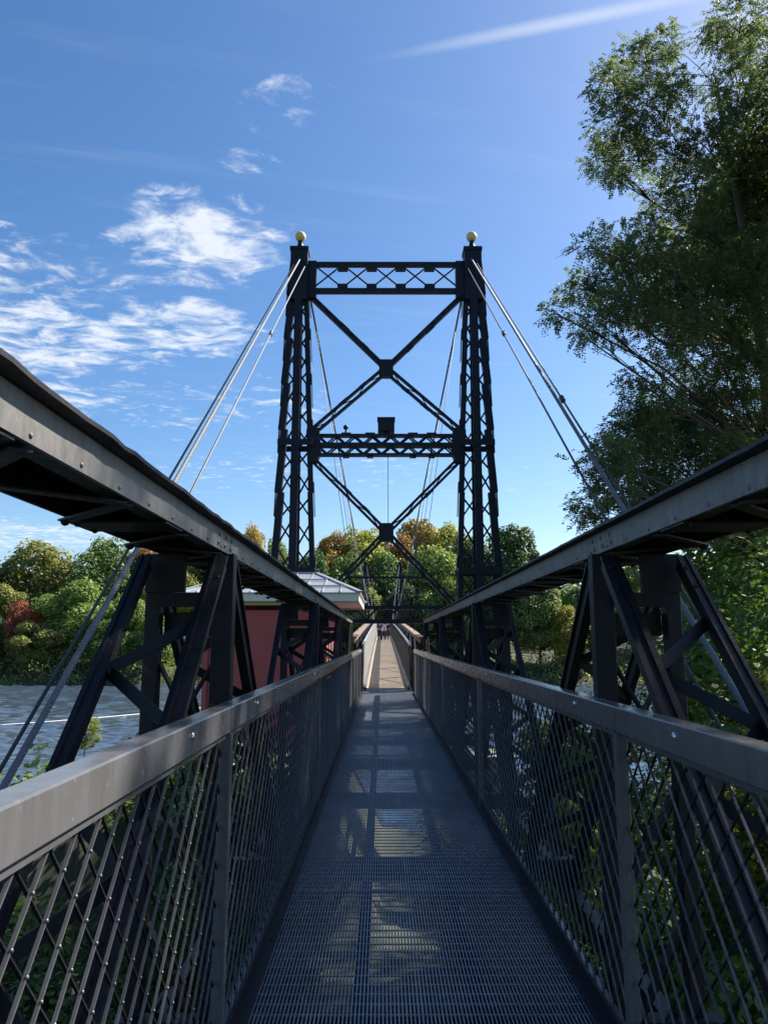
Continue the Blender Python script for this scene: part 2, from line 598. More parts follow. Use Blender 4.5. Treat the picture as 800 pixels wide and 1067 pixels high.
def river():
    # one sheet: a fine grid with real ripples in the stretch one can see, coarse strips beyond it
    xs_ = np.concatenate([[-2500, -900, -400, -220], np.arange(-140, 110, 0.62), [180, 400, 900, 2500]])
    ys_ = np.concatenate([[-60, 0], np.arange(14, 170, 0.46), [175]])
    X, Y = np.meshgrid(xs_, ys_)
    Z = np.zeros_like(X)
    for i in range(26):
        lam = WR.uniform(1.1, 4.2)
        th = WR.normal(0.35, 0.75) + math.pi / 2
        k = 2 * math.pi / lam
        amp = 0.0125 * lam * WR.uniform(0.6, 1.2)
        Z += amp * np.sin(k * (X * math.cos(th) + Y * math.sin(th)) + WR.uniform(0, 6.28) + 0.8 * np.sin(X * 0.07 + i) + 0.8 * np.sin(Y * 0.09 + 2 * i))
    gust = 0.55 + 0.45 * np.sin(X * 0.045 + 0.8 * np.sin(Y * 0.03)) * np.sin(Y * 0.055 + 1.3)
    edge = np.clip(np.minimum(np.minimum(X + 140, 108 - X) / 12, np.minimum(Y - 12, 172 - Y) / 8), 0, 1)
    Z = WATER + Z * (0.55 + 0.45 * gust) * edge
    n = len(xs_)
    V = np.stack([X, Y, Z], -1).reshape(-1, 3).astype(np.float32)
    jj, ii = np.meshgrid(np.arange(len(ys_) - 1), np.arange(n - 1), indexing='ij')
    a = (jj * n + ii).reshape(-1)
    F = np.stack([a, a + 1, a + n + 1, a + n], 1).astype(np.int32)
    me = bpy.data.meshes.new('river_water')
    me.vertices.add(len(V))
    me.vertices.foreach_set('co', V.reshape(-1))
    me.loops.add(F.size)
    me.loops.foreach_set('vertex_index', F.reshape(-1))
    me.polygons.add(len(F))
    me.polygons.foreach_set('loop_start', np.arange(0, F.size, 4, dtype=np.int32))
    me.polygons.foreach_set('use_smooth', np.ones(len(F), bool))
    me.materials.append(M['water'])
    me.update(calc_edges=True)
    o = bpy.data.objects.new('river_water', me)
    COL.objects.link(o)
    return tag(o, 'wide rippled river reflecting the sky and far trees', 'river', kind='structure')


river()

# ------------------------------------------------------------------ walkway of steel grating
XC = 0.174                 # centre line of the walkway
GX0, GX1 = -0.639, 0.987   # grating edges
Y0, Y1 = -3.0, 26.2

gm = MB()
for a, b in ((GX0, XC - 0.006), (XC + 0.006, GX1)):
    nb = 46
    for i in range(nb):
        x = a + 0.003 + (b - a - 0.006) * i / (nb - 1)
        w = 0.0066 if 0 < i < nb - 1 else 0.008
        gm.box(x - w / 2, x + w / 2, Y0, Y1, DECK - 0.030, DECK)
for i in range(int((Y1 - Y0) / 0.1016)):
    y = Y0 + 0.05 + i * 0.1016
    gm.box(GX0 + 0.001, GX1 - 0.001, y - 0.0035, y + 0.0035, DECK - 0.009, DECK - 0.0015)
for yb in (-0.6, 5.5, 11.6, 17.7, 23.8):
    gm.box(GX0 + 0.002, GX1 - 0.002, yb - 0.004, yb + 0.004, DECK - 0.028, DECK + 0.0008)
grating = gm.build('grating_walkway', M['grating'])
tag(grating, 'blue grey steel bar grating floor of the near walkway', 'walkway', kind='structure')
um = MB()
yy = -1.4
while yy < 26.5:
    um.box(-1.25, 1.6, yy - 0.05, yy + 0.05, DECK - 0.26, DECK - 0.10)
    yy += 2.675
for x in (-0.60, -0.1, 0.45, 0.94):
    um.box(x - 0.035, x + 0.035, Y0, 26.4, DECK - 0.099, DECK - 0.032)
tag(um.build('walkway_beams', M['truss']), 'dark steel floor beams and stringers under the grating', 'floor beams', kind='structure')

# ------------------------------------------------------------------ near railings
JOINTS = [-1.4, 3.36, 8.1, 12.85, 17.6, 22.4]
RAIL_TOP, RAIL_LOW = -0.279, -0.386


def lattice(mb, mb2, x, y0, y1, z0, z1, step, t1, dep, side, bolts=False):
    """A diamond lattice of flat bars in the plane X = x, clipped to its frame; the two layers cross side by side."""
    h = z1 - z0
    for sgn in (1, -1):
        k = math.ceil((y0 - h) / step) * step
        xo = x - side * sgn * dep * 0.5
        while k < y1 + h:
            # the line y = k + (z - z0) for sgn +1, y = k + (z1 - z) for sgn -1
            za, zb = 0.0, h
            lo, hi = max(0, y0 - k), min(h, y1 - k)
            if hi - lo > 0.02:
                if sgn > 0:
                    p0, p1 = (xo, k + lo, z0 + lo), (xo, k + hi, z0 + hi)
                else:
                    p0, p1 = (xo, k + lo, z1 - lo), (xo, k + hi, z1 - hi)
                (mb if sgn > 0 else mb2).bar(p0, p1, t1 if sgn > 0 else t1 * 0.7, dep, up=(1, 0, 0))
            k += step
    if bolts:
        # small weld studs where the two layers cross
        nm = int(h / step)
        for mm in range(-nm, nm + 1):
            zz = (h + mm * step) / 2
            k = math.ceil((y0 - h) / step) * step
            while k < y1:
                if y0 < k + zz < y1:
                    mb.dome((x - side * dep * 0.95, k + zz, z0 + zz), (-side, 0, 0), 0.0050, 0.8, 6)
                k += step


def railing(side):
    xin = GX0 if side < 0 else GX1
    root = thing('bridge_railing',
                 'near left handrail of sunlit grey steel above diamond lattice panels' if side < 0 else
                 'near right handrail of shaded dark steel above diamond lattice panels',
                 'railing', (xin, 0, DECK), 'railings along the grating walkway')
    off = Vector((-xin, 0, -DECK))

    def B(mb, name, mat, parent=root):
        o = mb.build(name, mat, parent)
        if parent is root:
            o.location = off
        return o
    xo = xin + side * 0.083
    xm = (xin + xo) / 2
    ends = JOINTS + [24.6]
    for i in range(len(ends) - 1):
        a, b = ends[i], ends[i + 1]
        m = MB()
        m.bar((xm, a + 0.004, (RAIL_TOP + RAIL_LOW) / 2), (xm, b - 0.004, (RAIL_TOP + RAIL_LOW) / 2), 0.083, RAIL_TOP - RAIL_LOW, ch=0.005)
        h = B(m, 'handrail', M['rail'])
        for yb in (a + 0.68, b - 0.68):
            bm_ = MB()
            bm_.dome((xin - side * 0.0015, yb, (RAIL_TOP + RAIL_LOW) / 2 + 0.012), (-side, 0, 0), 0.014, 0.55, 12)
            B(bm_, 'bolt', M['bolt'], h)
        lm = MB()
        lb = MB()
        lattice(lm, lb, xin + side * 0.030, a + 0.03, b - 0.03, DECK + 0.06, RAIL_LOW - 0.001, 0.147, 0.0055, 0.008, side, bolts=a < 3.4)
        for zz in (DECK + 0.05, RAIL_LOW - 0.012):
            lm.bar((xin + side * 0.030, a + 0.03, zz), (xin + side * 0.030, b - 0.03, zz), 0.034, 0.018)
        lp = B(lm, 'lattice_panel', M['lattice'])
        lb.build('shaded_back_bars', M['truss'], lp)  # black paint here stands in for the shade on the back layer
    for y in JOINTS + [24.6]:
        pm = MB()
        pm.bar((xin + side * 0.018, y, DECK - 0.12), (xin + side * 0.018, y, RAIL_LOW - 0.001), 0.05, 0.05, up=(0, 1, 0), ch=0.004)
        B(pm, 'post', M['rail'])
    tm = MB()
    tm.box(min(xin - side * 0.003, xin + side * 0.012), max(xin - side * 0.003, xin + side * 0.012), Y0, 24.6, DECK - 0.05, DECK + 0.075)
    tm.box(min(xin - side * 0.055, xin - side * 0.003), max(xin - side * 0.055, xin - side * 0.003), Y0, 24.6, DECK + 0.001, DECK + 0.007)
    for i in range(28):
        tm.dome((xin - side * 0.03, Y0 + 0.6 + i, DECK + 0.007), (0, 0, 1), 0.012, 0.6, 8)
    B(tm, 'toe_plate', M['truss'])
    return root


railing(-1)
railing(1)

# ------------------------------------------------------------------ approach trusses on both sides
PANELS = [-1.4, 3.95, 9.3, 14.65, 20.0]
CHORD_LO, CHORD_HI = 0.442, 0.548
CX = 0.16
XI, XO = 0.965, 1.375      # inner and outer truss planes, measured from the centre line


def approach_truss(side):
    root = thing('approach_truss',
                 'left black riveted truss beside the red house, sun on its top beam' if side < 0 else
                 'right black riveted truss under the locust tree, bolted top beam in shade',
                 'truss', (CX + side * XI, 0, DECK), 'trusses along the near walkway')
    off = Vector((-root.location.x, 0, -DECK))

    def X(d):
        return CX + side * d

    def B(mb, name, mat=M['truss'], parent=root):
        o = mb.build(name, mat, parent)
        if parent is root:
            o.location = off
        return o
    rnd = random.Random(5 + side)
    ya, yb = -3.0, 21.0
    # ---- top chord: two channels, a cover plate that overhangs them, battens below
    m = MB()
    m.box(*sorted((X(XI + 0.010), X(XI + 0.070))), ya, yb, CHORD_LO, CHORD_LO + 0.009)
    m.box(*sorted((X(XO - 0.07), X(XO - 0.056))), ya, yb, CHORD_LO + 0.001, CHORD_HI)
    top = B(m, 'top_chord')
    # cover plate with a slightly rust-jacked, wavy inner edge
    m = MB()
    n = 240
    vs, fs = [], []
    amp = 0.009 if side < 0 else 0.003
    for i in range(n + 1):
        y = ya + (yb - ya) * i / n
        wv = amp * (math.sin(y * 7.1) * 0.6 + math.sin(y * 15.3 + 1) * 0.4 + rnd.uniform(-.25, .25))
        wv = abs(wv)
        for (d, z) in ((XI - 0.050, CHORD_HI + 0.003 + wv), (XI - 0.050, CHORD_HI + 0.016 + wv), (XI + 0.0, CHORD_HI + 0.013), (XO - 0.02, CHORD_HI + 0.013),
                       (XO - 0.02, CHORD_HI + 0.002), (XI + 0.0, CHORD_HI + 0.002)):
            vs.append((X(d), y, z))
    for i in range(n):
        for k in range(6):
            j = (k + 1) % 6
            fs.append((i * 6 + k, i * 6 + j, (i + 1) * 6 + j, (i + 1) * 6 + k))
    m.add(vs, fs)
    cp = fix_normals(m.build('cover_plate', M['truss'], top))
    # the near, sunlit stretches show rivet heads along the web and plate
    m = MB()
    m.box(*sorted((X(XI - 0.004), X(XI + 0.010))), ya, yb, CHORD_LO, CHORD_HI)
    for yp in PANELS:
        for k in range(6):
            m.dome((X(XI - 0.004), yp - 0.22 + 0.15 * (k % 3) + 0.03 * (k // 3), CHORD_LO + 0.03 + 0.045 * (k // 3)), (-side, 0, 0), 0.013, 0.7)
    y = ya + 0.1
    while y < 12:
        m.dome((X(XI - 0.02), y, CHORD_HI + 0.0145), (0, 0, 1), 0.011, 0.7, 6)
        y += 0.16
    y = ya + 0.2
    while y < 14:
        m.dome((X(XI - 0.004), y, CHORD_LO + 0.018), (-side, 0, 0), 0.0085, 0.7, 6)
        y += 0.30
    m.build('web_plate', M['web'], top)
    # battens and lacing across the underside, their bolts along the outer edge
    m = MB()
    y = ya + 0.2
    k = 0
    while y < yb - 0.3:
        z = CHORD_LO - 0.005
        if k % 4 == 0:
            m.box(*sorted((X(XI + 0.002), X(XO - 0.04))), y - 0.12, y + 0.12, z - 0.005, z + 0.002)
            for q in (-0.09, 0.09):
                m.dome((X(XO - 0.065), y + q, z - 0.005), (0, 0, -1), 0.014, 0.8, 6)
                m.dome((X(XI + 0.03), y + q, z - 0.005), (0, 0, -1), 0.013, 0.8, 6)
        else:
            a, b = (XI + 0.02, XO - 0.06) if k % 2 else (XO - 0.06, XI + 0.02)
            m.bar((X(a), y - 0.17, z - 0.008), (X(b), y + 0.17, z - 0.008), 0.055, 0.007)
            m.dome((X(XO - 0.06), y + (0.17 if k % 2 else -0.17), z - 0.011), (0, 0, -1), 0.018, 0.9, 6)
        y += 0.36
        k += 1
    m.build('lacing', M['truss'], top)
    # ---- bottom chords under the deck
    for d in (XI + 0.005, XO - 0.045):
        m = MB()
        m.bar((X(d), ya, -1.98), (X(d), yb, -1.98), 0.09, 0.13)
        B(m, 'bottom_chord')
    # ---- web at every panel point
    for yp in PANELS:
        for d, wd in ((XI + 0.012, 0.105), (XO - 0.04, 0.075)):
            m = MB()
            m.bar((X(d) , yp + 0.05, -1.92), (X(d), yp + 0.05, CHORD_LO - 0.002), wd, 0.085, up=(0, 1, 0), ch=0.004)
            B(m, 'post')
        for sy in (-1, 1):
            for d, wd in ((XI + 0.006, 0.085), (XO - 0.035, 0.060)):
                p0 = Vector((X(d), yp + sy * 0.13, CHORD_LO - 0.03))
                p1 = Vector((X(d + 0.0), yp + sy * 2.60, CHORD_LO - 0.03 - 2.33))
                m = MB()
                # a broad plate, a narrower box behind it and one raised angle edge
                dr = (p1 - p0).normalized()
                fr = Vector((0, sy * abs(dr.z), abs(dr.y)))
                m.bar(p0, p1, wd, 0.014, up=(0, 1, 0))
                m.bar(p0 - fr * 0.042, p1 - fr * 0.042, wd * 0.62, 0.069, up=(0, 1, 0))
                ex = Vector((side * wd * 0.18, 0, 0))
                m.bar(p0 + ex + fr * 0.011, p1 + ex + fr * 0.011, 0.010, 0.010, up=(0, 1, 0))
                nrm = Vector((1, 0, 0)).cross(dr) * (1 if sy > 0 else -1)
                for k in range(9):
                    c = p0 + dr * (0.10 + 0.07 * (k % 3) + (k // 3) * 1.1)
                    m.dome(c + Vector(((k % 2 - 0.5) * wd * 0.5, 0, 0)) + fr * 0.0065, fr, 0.011, 0.7, 6)
                B(m, 'diagonal')
            # X lacing between the inner and outer raking members
            def rk(d, t, lift):
                return Vector((X(d), yp + sy * (0.13 + 2.47 * t) + sy * 0.018 * lift, CHORD_LO - 0.03 - 2.33 * t - 0.05))
            zig = [(XO - 0.05 if (q + (side < 0)) % 2 == 0 else XI + 0.03, 0.12 + 0.09 * q) for q in range(9)]
            for k in range(8):
                m = MB()
                m.bar(rk(*zig[k], -1 - (k % 2)), rk(*zig[k + 1], -1 - (k % 2)), 0.052, 0.014, up=(0, 1, 0))
                B(m, 'brace')
        # gusset and tie between the two planes
        m = MB()
        m.box(*sorted((X(XI + 0.20), X(XO - 0.01))), yp - 0.03, yp + 0.006, CHORD_LO - 0.20, CHORD_LO - 0.006)
        m.box(*sorted((X(XI + 0.06), X(XO - 0.06))), yp - 0.034, yp + 0.002, CHORD_LO - 0.275, CHORD_LO - 0.203)
        m.box(*sorted((X(XI + 0.06), X(XO - 0.08))), yp + 0.10, yp + 0.115, CHORD_LO - 0.42, CHORD_LO - 0.30)
        B(m, 'gusset')
        m = MB()
        for k in range(3):
            z0 = -0.12 - k * 0.62
            m.bar((X(XI + 0.06), yp + 0.05, z0), (X(XO - 0.075), yp + 0.05, z0 - 0.5), 0.014, 0.055, up=(0, 1, 0))
            m.bar((X(XO - 0.075), yp + 0.066, z0), (X(XI + 0.06), yp + 0.066, z0 - 0.5), 0.014, 0.055, up=(0, 1, 0))
        B(m, 'post_lacing')
    # end frame
    for d in (XI + 0.02, XO - 0.04):
        m = MB()
        m.bar((X(d), 20.92, -1.92), (X(d), 20.92, CHORD_LO - 0.002), 0.09, 0.09, up=(0, 1, 0))
        B(m, 'end_post')
    return root


approach_truss(-1)
approach_truss(1)

# ------------------------------------------------------------------ towers
TX, TY = 0.15, 28.0
LEGX = 3.36


def tower(name, label, y0, base_z, detail=True):
    root = thing(name, label, 'tower', (TX, y0, base_z))
    off = Vector((-TX, -y0, -base_z))

    def B(mb, nm, mat=M['tower'], parent=root):
        o = mb.build(nm, mat, parent)
        if parent is root:
            o.location = off
        return o
    zt, zb = 15.0, base_z + 0.3

    def half(z):                       # half-width of a leg at height z
        t = (zt - z) / (zt - 1.0)
        return 0.30 + 0.50 * max(0, t) ** 0.92

    for s in (-1, 1):
        cx = TX + s * LEGX
        leg = MB()
        # chords: outer and inner in the tower plane, near and far across it
        zs = [14.9, 13.2, 11.4, 9.6, 7.8, 5.4, 2.6, zb]
        for i in range(len(zs) - 1):
            za, zc = zs[i], zs[i + 1]
            for sx in (-1, 1):
                a = Vector((cx + sx * (half(za) - 0.11), y0, za))
                b = Vector((cx + sx * (half(zc) - 0.11 + (0.10 if sx == s else 0.03) * (i < 6)), y0, zc + 0.003))
                leg.bar(a, b, 0.26 if sx == s else 0.19, 0.26, up=(0, 1, 0))
            for sy in (-1, 1):
                a = Vector((cx, y0 + sy * (half(za) * 0.9 - 0.06), za))
                b = Vector((cx, y0 + sy * (half(zc) * 0.9 - 0.06), zc + 0.003))
                leg.bar(a, b, 0.28 if sy < 0 else 0.22, 0.10, up=(0, 1, 0))
        legob = B(leg, 'tower_leg')
        # solid plated head
        hd = MB()
        hd.box(cx - 0.33, cx + 0.33, y0 - 0.34, y0 + 0.34, 12.9, 15.0)
        hd.box(cx - 0.36, cx + 0.36, y0 - 0.37, y0 + 0.37, 14.93, 15.06)
        hd.box(cx - 0.345, cx + 0.345, y0 - 0.355, y0 + 0.355, 13.86, 13.98)
        hd.build('leg_head', M['tower'], legob)
        lc = MB()
        z, LZ = 12.8, 0
        while z > zb + 0.8:
            dz = 0.62 + 0.5 * (12.8 - z) / 12
            zl = z - dz
            for sx in (-1, 1):
                for sy in (-1, 1):
                    for (u0, u1) in (((0, 1),) if sy < 0 else ((1, 0),)) if LZ % 2 else (((1, 0),) if sy < 0 else ((0, 1),)):
                        def pt(u, zz):
                            h = half(zz)
                            return Vector((cx + sx * (h - 0.06) * u, y0 + sy * (h * 0.9 - 0.06) * (1 - u), zz))
                        lc.bar(pt(u0, z), pt(u1, zl), 0.062, 0.05, up=(0, 1, 0))
            z = zl
            LZ += 1
        lc.build('lacing', M['tower'], legob)
        # tie bands and stepped splice plates
        for z in (7.2, 2.45):
            h = half(z)
            for sy in (-1, 1):
                bd = MB()
                bd.box(cx - h - 0.05, cx + h + 0.05, y0 + sy * h * 0.9 - 0.03, y0 + sy * h * 0.9 + 0.03, z - 0.11, z + 0.11)
                bd.build('tie_plate', M['tower'], legob)
        for z in zs[1:-1]:
            h = half(z)
            bd = MB()
            bd.bar((cx + s * (h + 0.065), y0, z + 0.5), (cx + s * (half(z - 0.9) + 0.085), y0, z - 0.9), 0.022, 0.3, up=(0, 1, 0))
            bd.build('splice_plate', M['tower'], legob)
            bd = MB()
            bd.bar((cx - s * (h + 0.02), y0, z + 0.4), (cx - s * (half(z - 0.9) + 0.045), y0, z - 0.9), 0.022, 0.24, up=(0, 1, 0))
            bd.build('splice_plate', M['tower'], legob)
        # finial: a cone neck and a gilded ball
        fm = MB()
        fm.lathe([(0.0, 0), (0.22, 0), (0.20, 0.06), (0.12, 0.20), (0.085, 0.34), (0.11, 0.37), (0.08, 0.40), (0.0, 0.40)], (cx, y0, 15.06), sides=16)
        fi = fm.build('finial', M['tower'], legob)
        bl = MB()
        bl.lathe([(0.21 * math.sin(math.pi * k / 14), -0.21 * math.cos(math.pi * k / 14)) for k in range(15)], (cx, y0, 15.06 + 0.58), sides=24)
        bl.build('gilded_ball', M['gold'], fi)
    xi0 = TX - LEGX + 0.30
    xi1 = TX + LEGX - 0.30

    def inner(s, z):
        return TX + s * (LEGX - half(z))
    # top strut with X lacing
    m = MB()
    for z, h in ((14.46, 0.10), (13.36, 0.13)):
        m.bar((xi0, y0, z), (xi1, y0, z), 0.32, h)
    n = 5
    w = (xi1 - xi0 - 0.5) / n
    for i in range(n):
        xa = xi0 + 0.25 + w * i
        for yy_ in (-0.13,):
            m.bar((xa, y0 + yy_, 13.44), (xa + w, y0 + yy_, 14.40), 0.05, 0.045, up=(0, 1, 0))
            m.bar((xa + w, y0 + yy_ + 0.006, 13.44), (xa, y0 + yy_ + 0.006, 14.40), 0.05, 0.045, up=(0, 1, 0))
    for i in range(1, n):
        xa = xi0 + 0.25 + w * i
        ww = 0.20
        m.box(xa - ww, xa + ww, y0 - 0.165, y0 + 0.165, 14.24, 14.44)
        m.box(xa - ww, xa + ww, y0 - 0.166, y0 + 0.166, 13.42, 13.60)
    for s in (-1, 1):
        xg = xi0 if s < 0 else xi1
        m.box(*sorted((xg - s * 0.02, xg - s * 0.36)), y0 - 0.17, y0 + 0.17, 13.02, 14.55)
    B(m, 'top_strut')
    # middle strut: three chords with W lacing
    m = MB()
    xa, xb = inner(-1, 7.2) - 0.02, inner(1, 7.2) + 0.02
    for z, h in ((7.57, 0.08), (7.20, 0.15), (6.83, 0.08)):
        m.bar((xa, y0, z), (xb, y0, z), 0.36, h)
    n = 15
    w = (xb - xa - 0.5) / n
    for i in range(n):
        x0_ = xa + 0.25 + w * i
        for (z0, z1) in ((7.25, 7.54), (6.86, 7.15)):
            p, q = (z0, z1) if i % 2 else (z1, z0)
            for yy_ in (-0.16, 0.16):
                m.bar((x0_, y0 + yy_, p), (x0_ + w, y0 + yy_, q), 0.055, 0.045, up=(0, 1, 0))
    for x in (TX - 1.5, TX - 0.6, TX + 1.0, TX + 1.7):
        m.box(x - 0.18, x + 0.18, y0 - 0.10, y0 + 0.10, 7.60, 7.68)
        m.box(x - 0.12, x + 0.12, y0 - 0.12, y0 + 0.12, 6.73, 6.80)
    for s in (-1, 1):
        xg = inner(s, 7.2)
        vs = [(xg + s * 0.14, 7.84), (xg - s * 0.26, 7.84), (xg - s * 0.34, 6.92), (xg - s * 0.18, 6.52), (xg + s * 0.14, 6.52)]
        v3 = [(x, y0 - 0.2, z) for x, z in vs] + [(x, y0 + 0.2, z) for x, z in vs]
        m.add(v3, [(0, 1, 2, 3, 4), (9, 8, 7, 6, 5)] + [(i, i + 5, (i + 1) % 5 + 5, (i + 1) % 5) for i in range(5)])
    B(m, 'middle_strut')
    # bottom strut over the walkway
    m = MB()
    xa, xb = inner(-1, 0.9) - 0.02, inner(1, 0.9) + 0.02
    for z, h in ((1.16, 0.13), (0.66, 0.15)):
        m.bar((xa, y0, z), (xb, y0, z), 0.4, h)
    n = 14
    w = (xb - xa) / n
    for i in range(n):
        p, q = (0.72, 1.10) if i % 2 else (1.10, 0.72)
        for yy_ in (-0.17, 0.17):
            m.bar((xa + w * i, y0 + yy_, p), (xa + w * (i + 1), y0 + yy_, q), 0.06, 0.075, up=(0, 1, 0))
    B(m, 'bottom_strut')
    # crossed diagonals: upper and lower panel, each arm a pair of bars with small lacing
    for zc, zhi, zlo in ((10.2, 13.15, 7.75), (3.9, 6.62, 1.2)):
        for s in (-1, 1):
            for zend in (zhi, zlo):
                a = Vector((TX + s * 0.16, y0, zc + (0.16 if zend > zc else -0.16)))
                b = Vector((inner(s, zend) - s * 0.05, y0, zend))
                d = (b - a).normalized()
                nn = Vector((d.z, 0, -d.x))
                m = MB()
                g = 0.055 if (zend == zhi and zc > 5) else (0.075 if zc < 5 else 0.105)
                m.bar(a + nn * g, b + nn * g, 0.085, 0.2, up=(0, 1, 0))
                m.bar(a - nn * g, b - nn * g, 0.085, 0.2, up=(0, 1, 0))
                L = (b - a).length
                k = int(L / 0.62)
                for i in range(k):
                    p = a + d * (L * i / k)
                    q = a + d * (L * (i + 1) / k)
                    sg = 1 if i % 2 else -1
                    m.bar(p + nn * g * sg, q - nn * g * sg, 0.03, 0.03, up=(0, 1, 0))
                for f in (0.25, 0.52, 0.55):
                    p = a + d * L * f
                    m.bar(p - d * 0.16 + nn * (g + 0.04), p + d * 0.16 + nn * (g + 0.04), 0.05, 0.12, up=(0, 1, 0))
                B(m, 'diagonal')
        m = MB()
        m.box(TX - 0.27, TX + 0.27, y0 - 0.14, y0 + 0.14, zc - 0.30, zc + 0.30)
        m.box(TX - 0.23, TX + 0.23, y0 - 0.15, y0 + 0.15, zc - 0.34, zc + 0.34)
        B(m, 'centre_gusset')
    m = MB()
    m.bar((TX - 1.45, y0, 2.25), (TX + 1.45, y0, 2.25), 0.06, 0.08)
    B(m, 'tie_bar')
    if detail:
        # a lamp box on the middle strut, a small knob beside it and a pendant wire
        m = MB()
        m.box(TX - 0.31, TX + 0.31, y0 - 0.26, y0 + 0.25, 7.70, 8.20)
        m.box(TX - 0.335, TX + 0.335, y0 - 0.285, y0 + 0.275, 8.165, 8.225)
        m.box(TX - 0.10, TX + 0.10, y0 - 0.10, y0 + 0.10, 7.60, 7.702)
        B(m, 'lamp_box')
        m = MB()
        m.lathe([(0.10 * math.sin(math.pi * k / 8), -0.10 * math.cos(math.pi * k / 8)) for k in range(9)], (TX - 1.52, y0, 7.90), sides=12)
        m.box(TX - 1.55, TX - 1.49, y0 - 0.03, y0 + 0.03, 7.6, 7.82)
        B(m, 'lamp_knob')
        m = MB()
        m.tube([(TX + 0.07, y0 - 0.18, 6.8), (TX + 0.07, y0 - 0.18, 4.2)], 0.012, 6)
        m.tube([(TX + 0.07, y0 - 0.18, 3.6), (TX + 0.07, y0 - 0.18, 1.75)], 0.012, 6)
        wr = B(m, 'pendant_wire')
        m = MB()
        m.lathe([(0.0, 0), (0.09, 0), (0.07, 0.08), (0.03, 0.16), (0.0, 0.18)], (TX + 0.07, y0 - 0.18, 1.6), sides=12)
        m.build('pendant_lamp', M['tower'], wr)
    # stone footings
    for s in (-1, 1):
        cx = TX + s * LEGX
        m = MB()
        gz = min(ground_z(cx, y0), -9.2) - 1.2
        t, b = 1.0, 1.5
        vs = [(cx - b, y0 - b, gz), (cx + b, y0 - b, gz), (cx + b, y0 + b, gz), (cx - b, y0 + b, gz),
              (cx - t, y0 - t, base_z + 0.3), (cx + t, y0 - t, base_z + 0.3), (cx + t, y0 + t, base_z + 0.3), (cx - t, y0 + t, base_z + 0.3)]
        m.add(vs, [(3, 2, 1, 0), (4, 5, 6, 7), (0, 1, 5, 4), (1, 2, 6, 5), (2, 3, 7, 6), (3, 0, 4, 7)])
        B(m, 'stone_pier', M['stone'])
    return root


tower('bridge_tower', 'tall black steel suspension tower with two gilded balls and crossed braces', TY, -4.2, True)
FY = 150.0
tower('bridge_tower', 'small distant suspension tower seen between the braces of the near one', FY, -4.2, False)

# ------------------------------------------------------------------ main span
MID, HALF = 89.0, 61.0
S0, S1 = 26.2, 151.8


def rise(y):
    t = (y - MID) / 63.0
    return 2.1 * (1 - abs(t) ** 1.3)


def dz(y):
    return DECK + rise(y)


pm = MB()
y = S0
while y < S1:
    z = dz(y + 0.07)
    sl = dz(y + 0.143) - dz(y)
    vs = []
    x0_, x1_ = -0.60 + random.uniform(-.008, .008), 0.93 + random.uniform(-.008, .008)
    for (yy_, z_) in ((y, z - sl / 2), (y + 0.143, z + sl / 2)):
        vs += [(x0_, yy_, z_ - 0.05), (x1_, yy_, z_ - 0.05), (x1_, yy_, z_), (x0_, yy_, z_)]
    pm.add(vs, [(0, 1, 2, 3), (7, 6, 5, 4), (3, 2, 6, 7), (1, 0, 4, 5), (0, 3, 7, 4), (2, 1, 5, 6)])
    y += 0.15
deck = fix_normals(pm.build('timber_walkway', M['plank']))
tag(deck, 'sunlit tan timber plank floor of the far suspended span', 'walkway', kind='structure')


def span_side(side):
    xin = CX + side * 0.80
    xoo = CX + side * 1.12
    root = thing('span_railing',
                 'pale mesh railing of the suspended span, brown capped, on the left' if side < 0 else
                 'darker mesh railing of the suspended span, brown capped, on the right', 'railing', (xin, S0, dz(S0)), 'railings of the suspended span')
    off = -Vector(root.location)

    def B(mb, nm, mat, parent=root):
        o = mb.build(nm, mat, parent)
        if parent is root:
            o.location = off
        return o
    ysg = [S0 + (S1 - S0) * i / 40 for i in range(41)]
    tr, br, cap, inf = MB(), MB(), MB(), MB()
    for i in range(40):
        a, b = ysg[i], ysg[i + 1]
        za, zb = dz(a), dz(b)
        tr.bar((xin, a, za + 1.48), (xin, b, zb + 1.48), 0.07, 0.08)
        br.bar((xin - side * 0.06, a, za + 0.05), (xin - side * 0.06, b, zb + 0.05), 0.10, 0.10)
        cap.bar((xoo, a, za + 1.74), (xoo, b, zb + 1.74), 0.22, 0.05)
        cap.bar((xoo, a, za + 1.63), (xoo, b, zb + 1.63), 0.06, 0.17)
    B(tr, 'handrail', M['galv'])
    B(br, 'kerb_rail', M['rail'])
    B(cap, 'top_chord', M['wood_cap'])
    # woven mesh infill
    n = int((S1 - S0) / 0.11)
    for i in range(n):
        a = S0 + 0.11 * i
        if a > 100:
            continue
        za, zb = dz(a), dz(a + 1.34)
        inf.bar((xin - 0.006, a, za + 0.10), (xin - 0.006, a + 1.34, zb + 1.44), 0.022, 0.012, up=(1, 0, 0))
        inf.bar((xin + 0.006, a, za + 1.44), (xin + 0.006, a + 1.34, zb + 0.10), 0.022, 0.012, up=(1, 0, 0))
    B(inf, 'mesh_panel', M['far_mesh'] if side < 0 else M['truss'])  # sun and shade put into the mesh colour: pale left, black right
    for i in range(26):
        yp = S0 + 0.06 + i * 4.88
        if yp > S1:
            break
        m = MB()
        zt_ = 1.60
        m.bar((xin + side * 0.06, yp, dz(yp) - 0.35), (xin + side * 0.06, yp, dz(yp) + zt_), 0.08, 0.10, up=(0, 1, 0))
        m.bar((xoo, yp + 0.02, dz(yp) - 0.3), (xoo, yp + 0.02, dz(yp) + 1.54), 0.08, 0.09, up=(0, 1, 0))
        if i < 25:
            m.bar((xoo, yp + 0.05, dz(yp) - 0.3), (xoo, yp + 4.8, dz(yp + 4.8) + 1.5), 0.05, 0.06, up=(1, 0, 0))
        B(m, 'post', M['truss'])
    return root


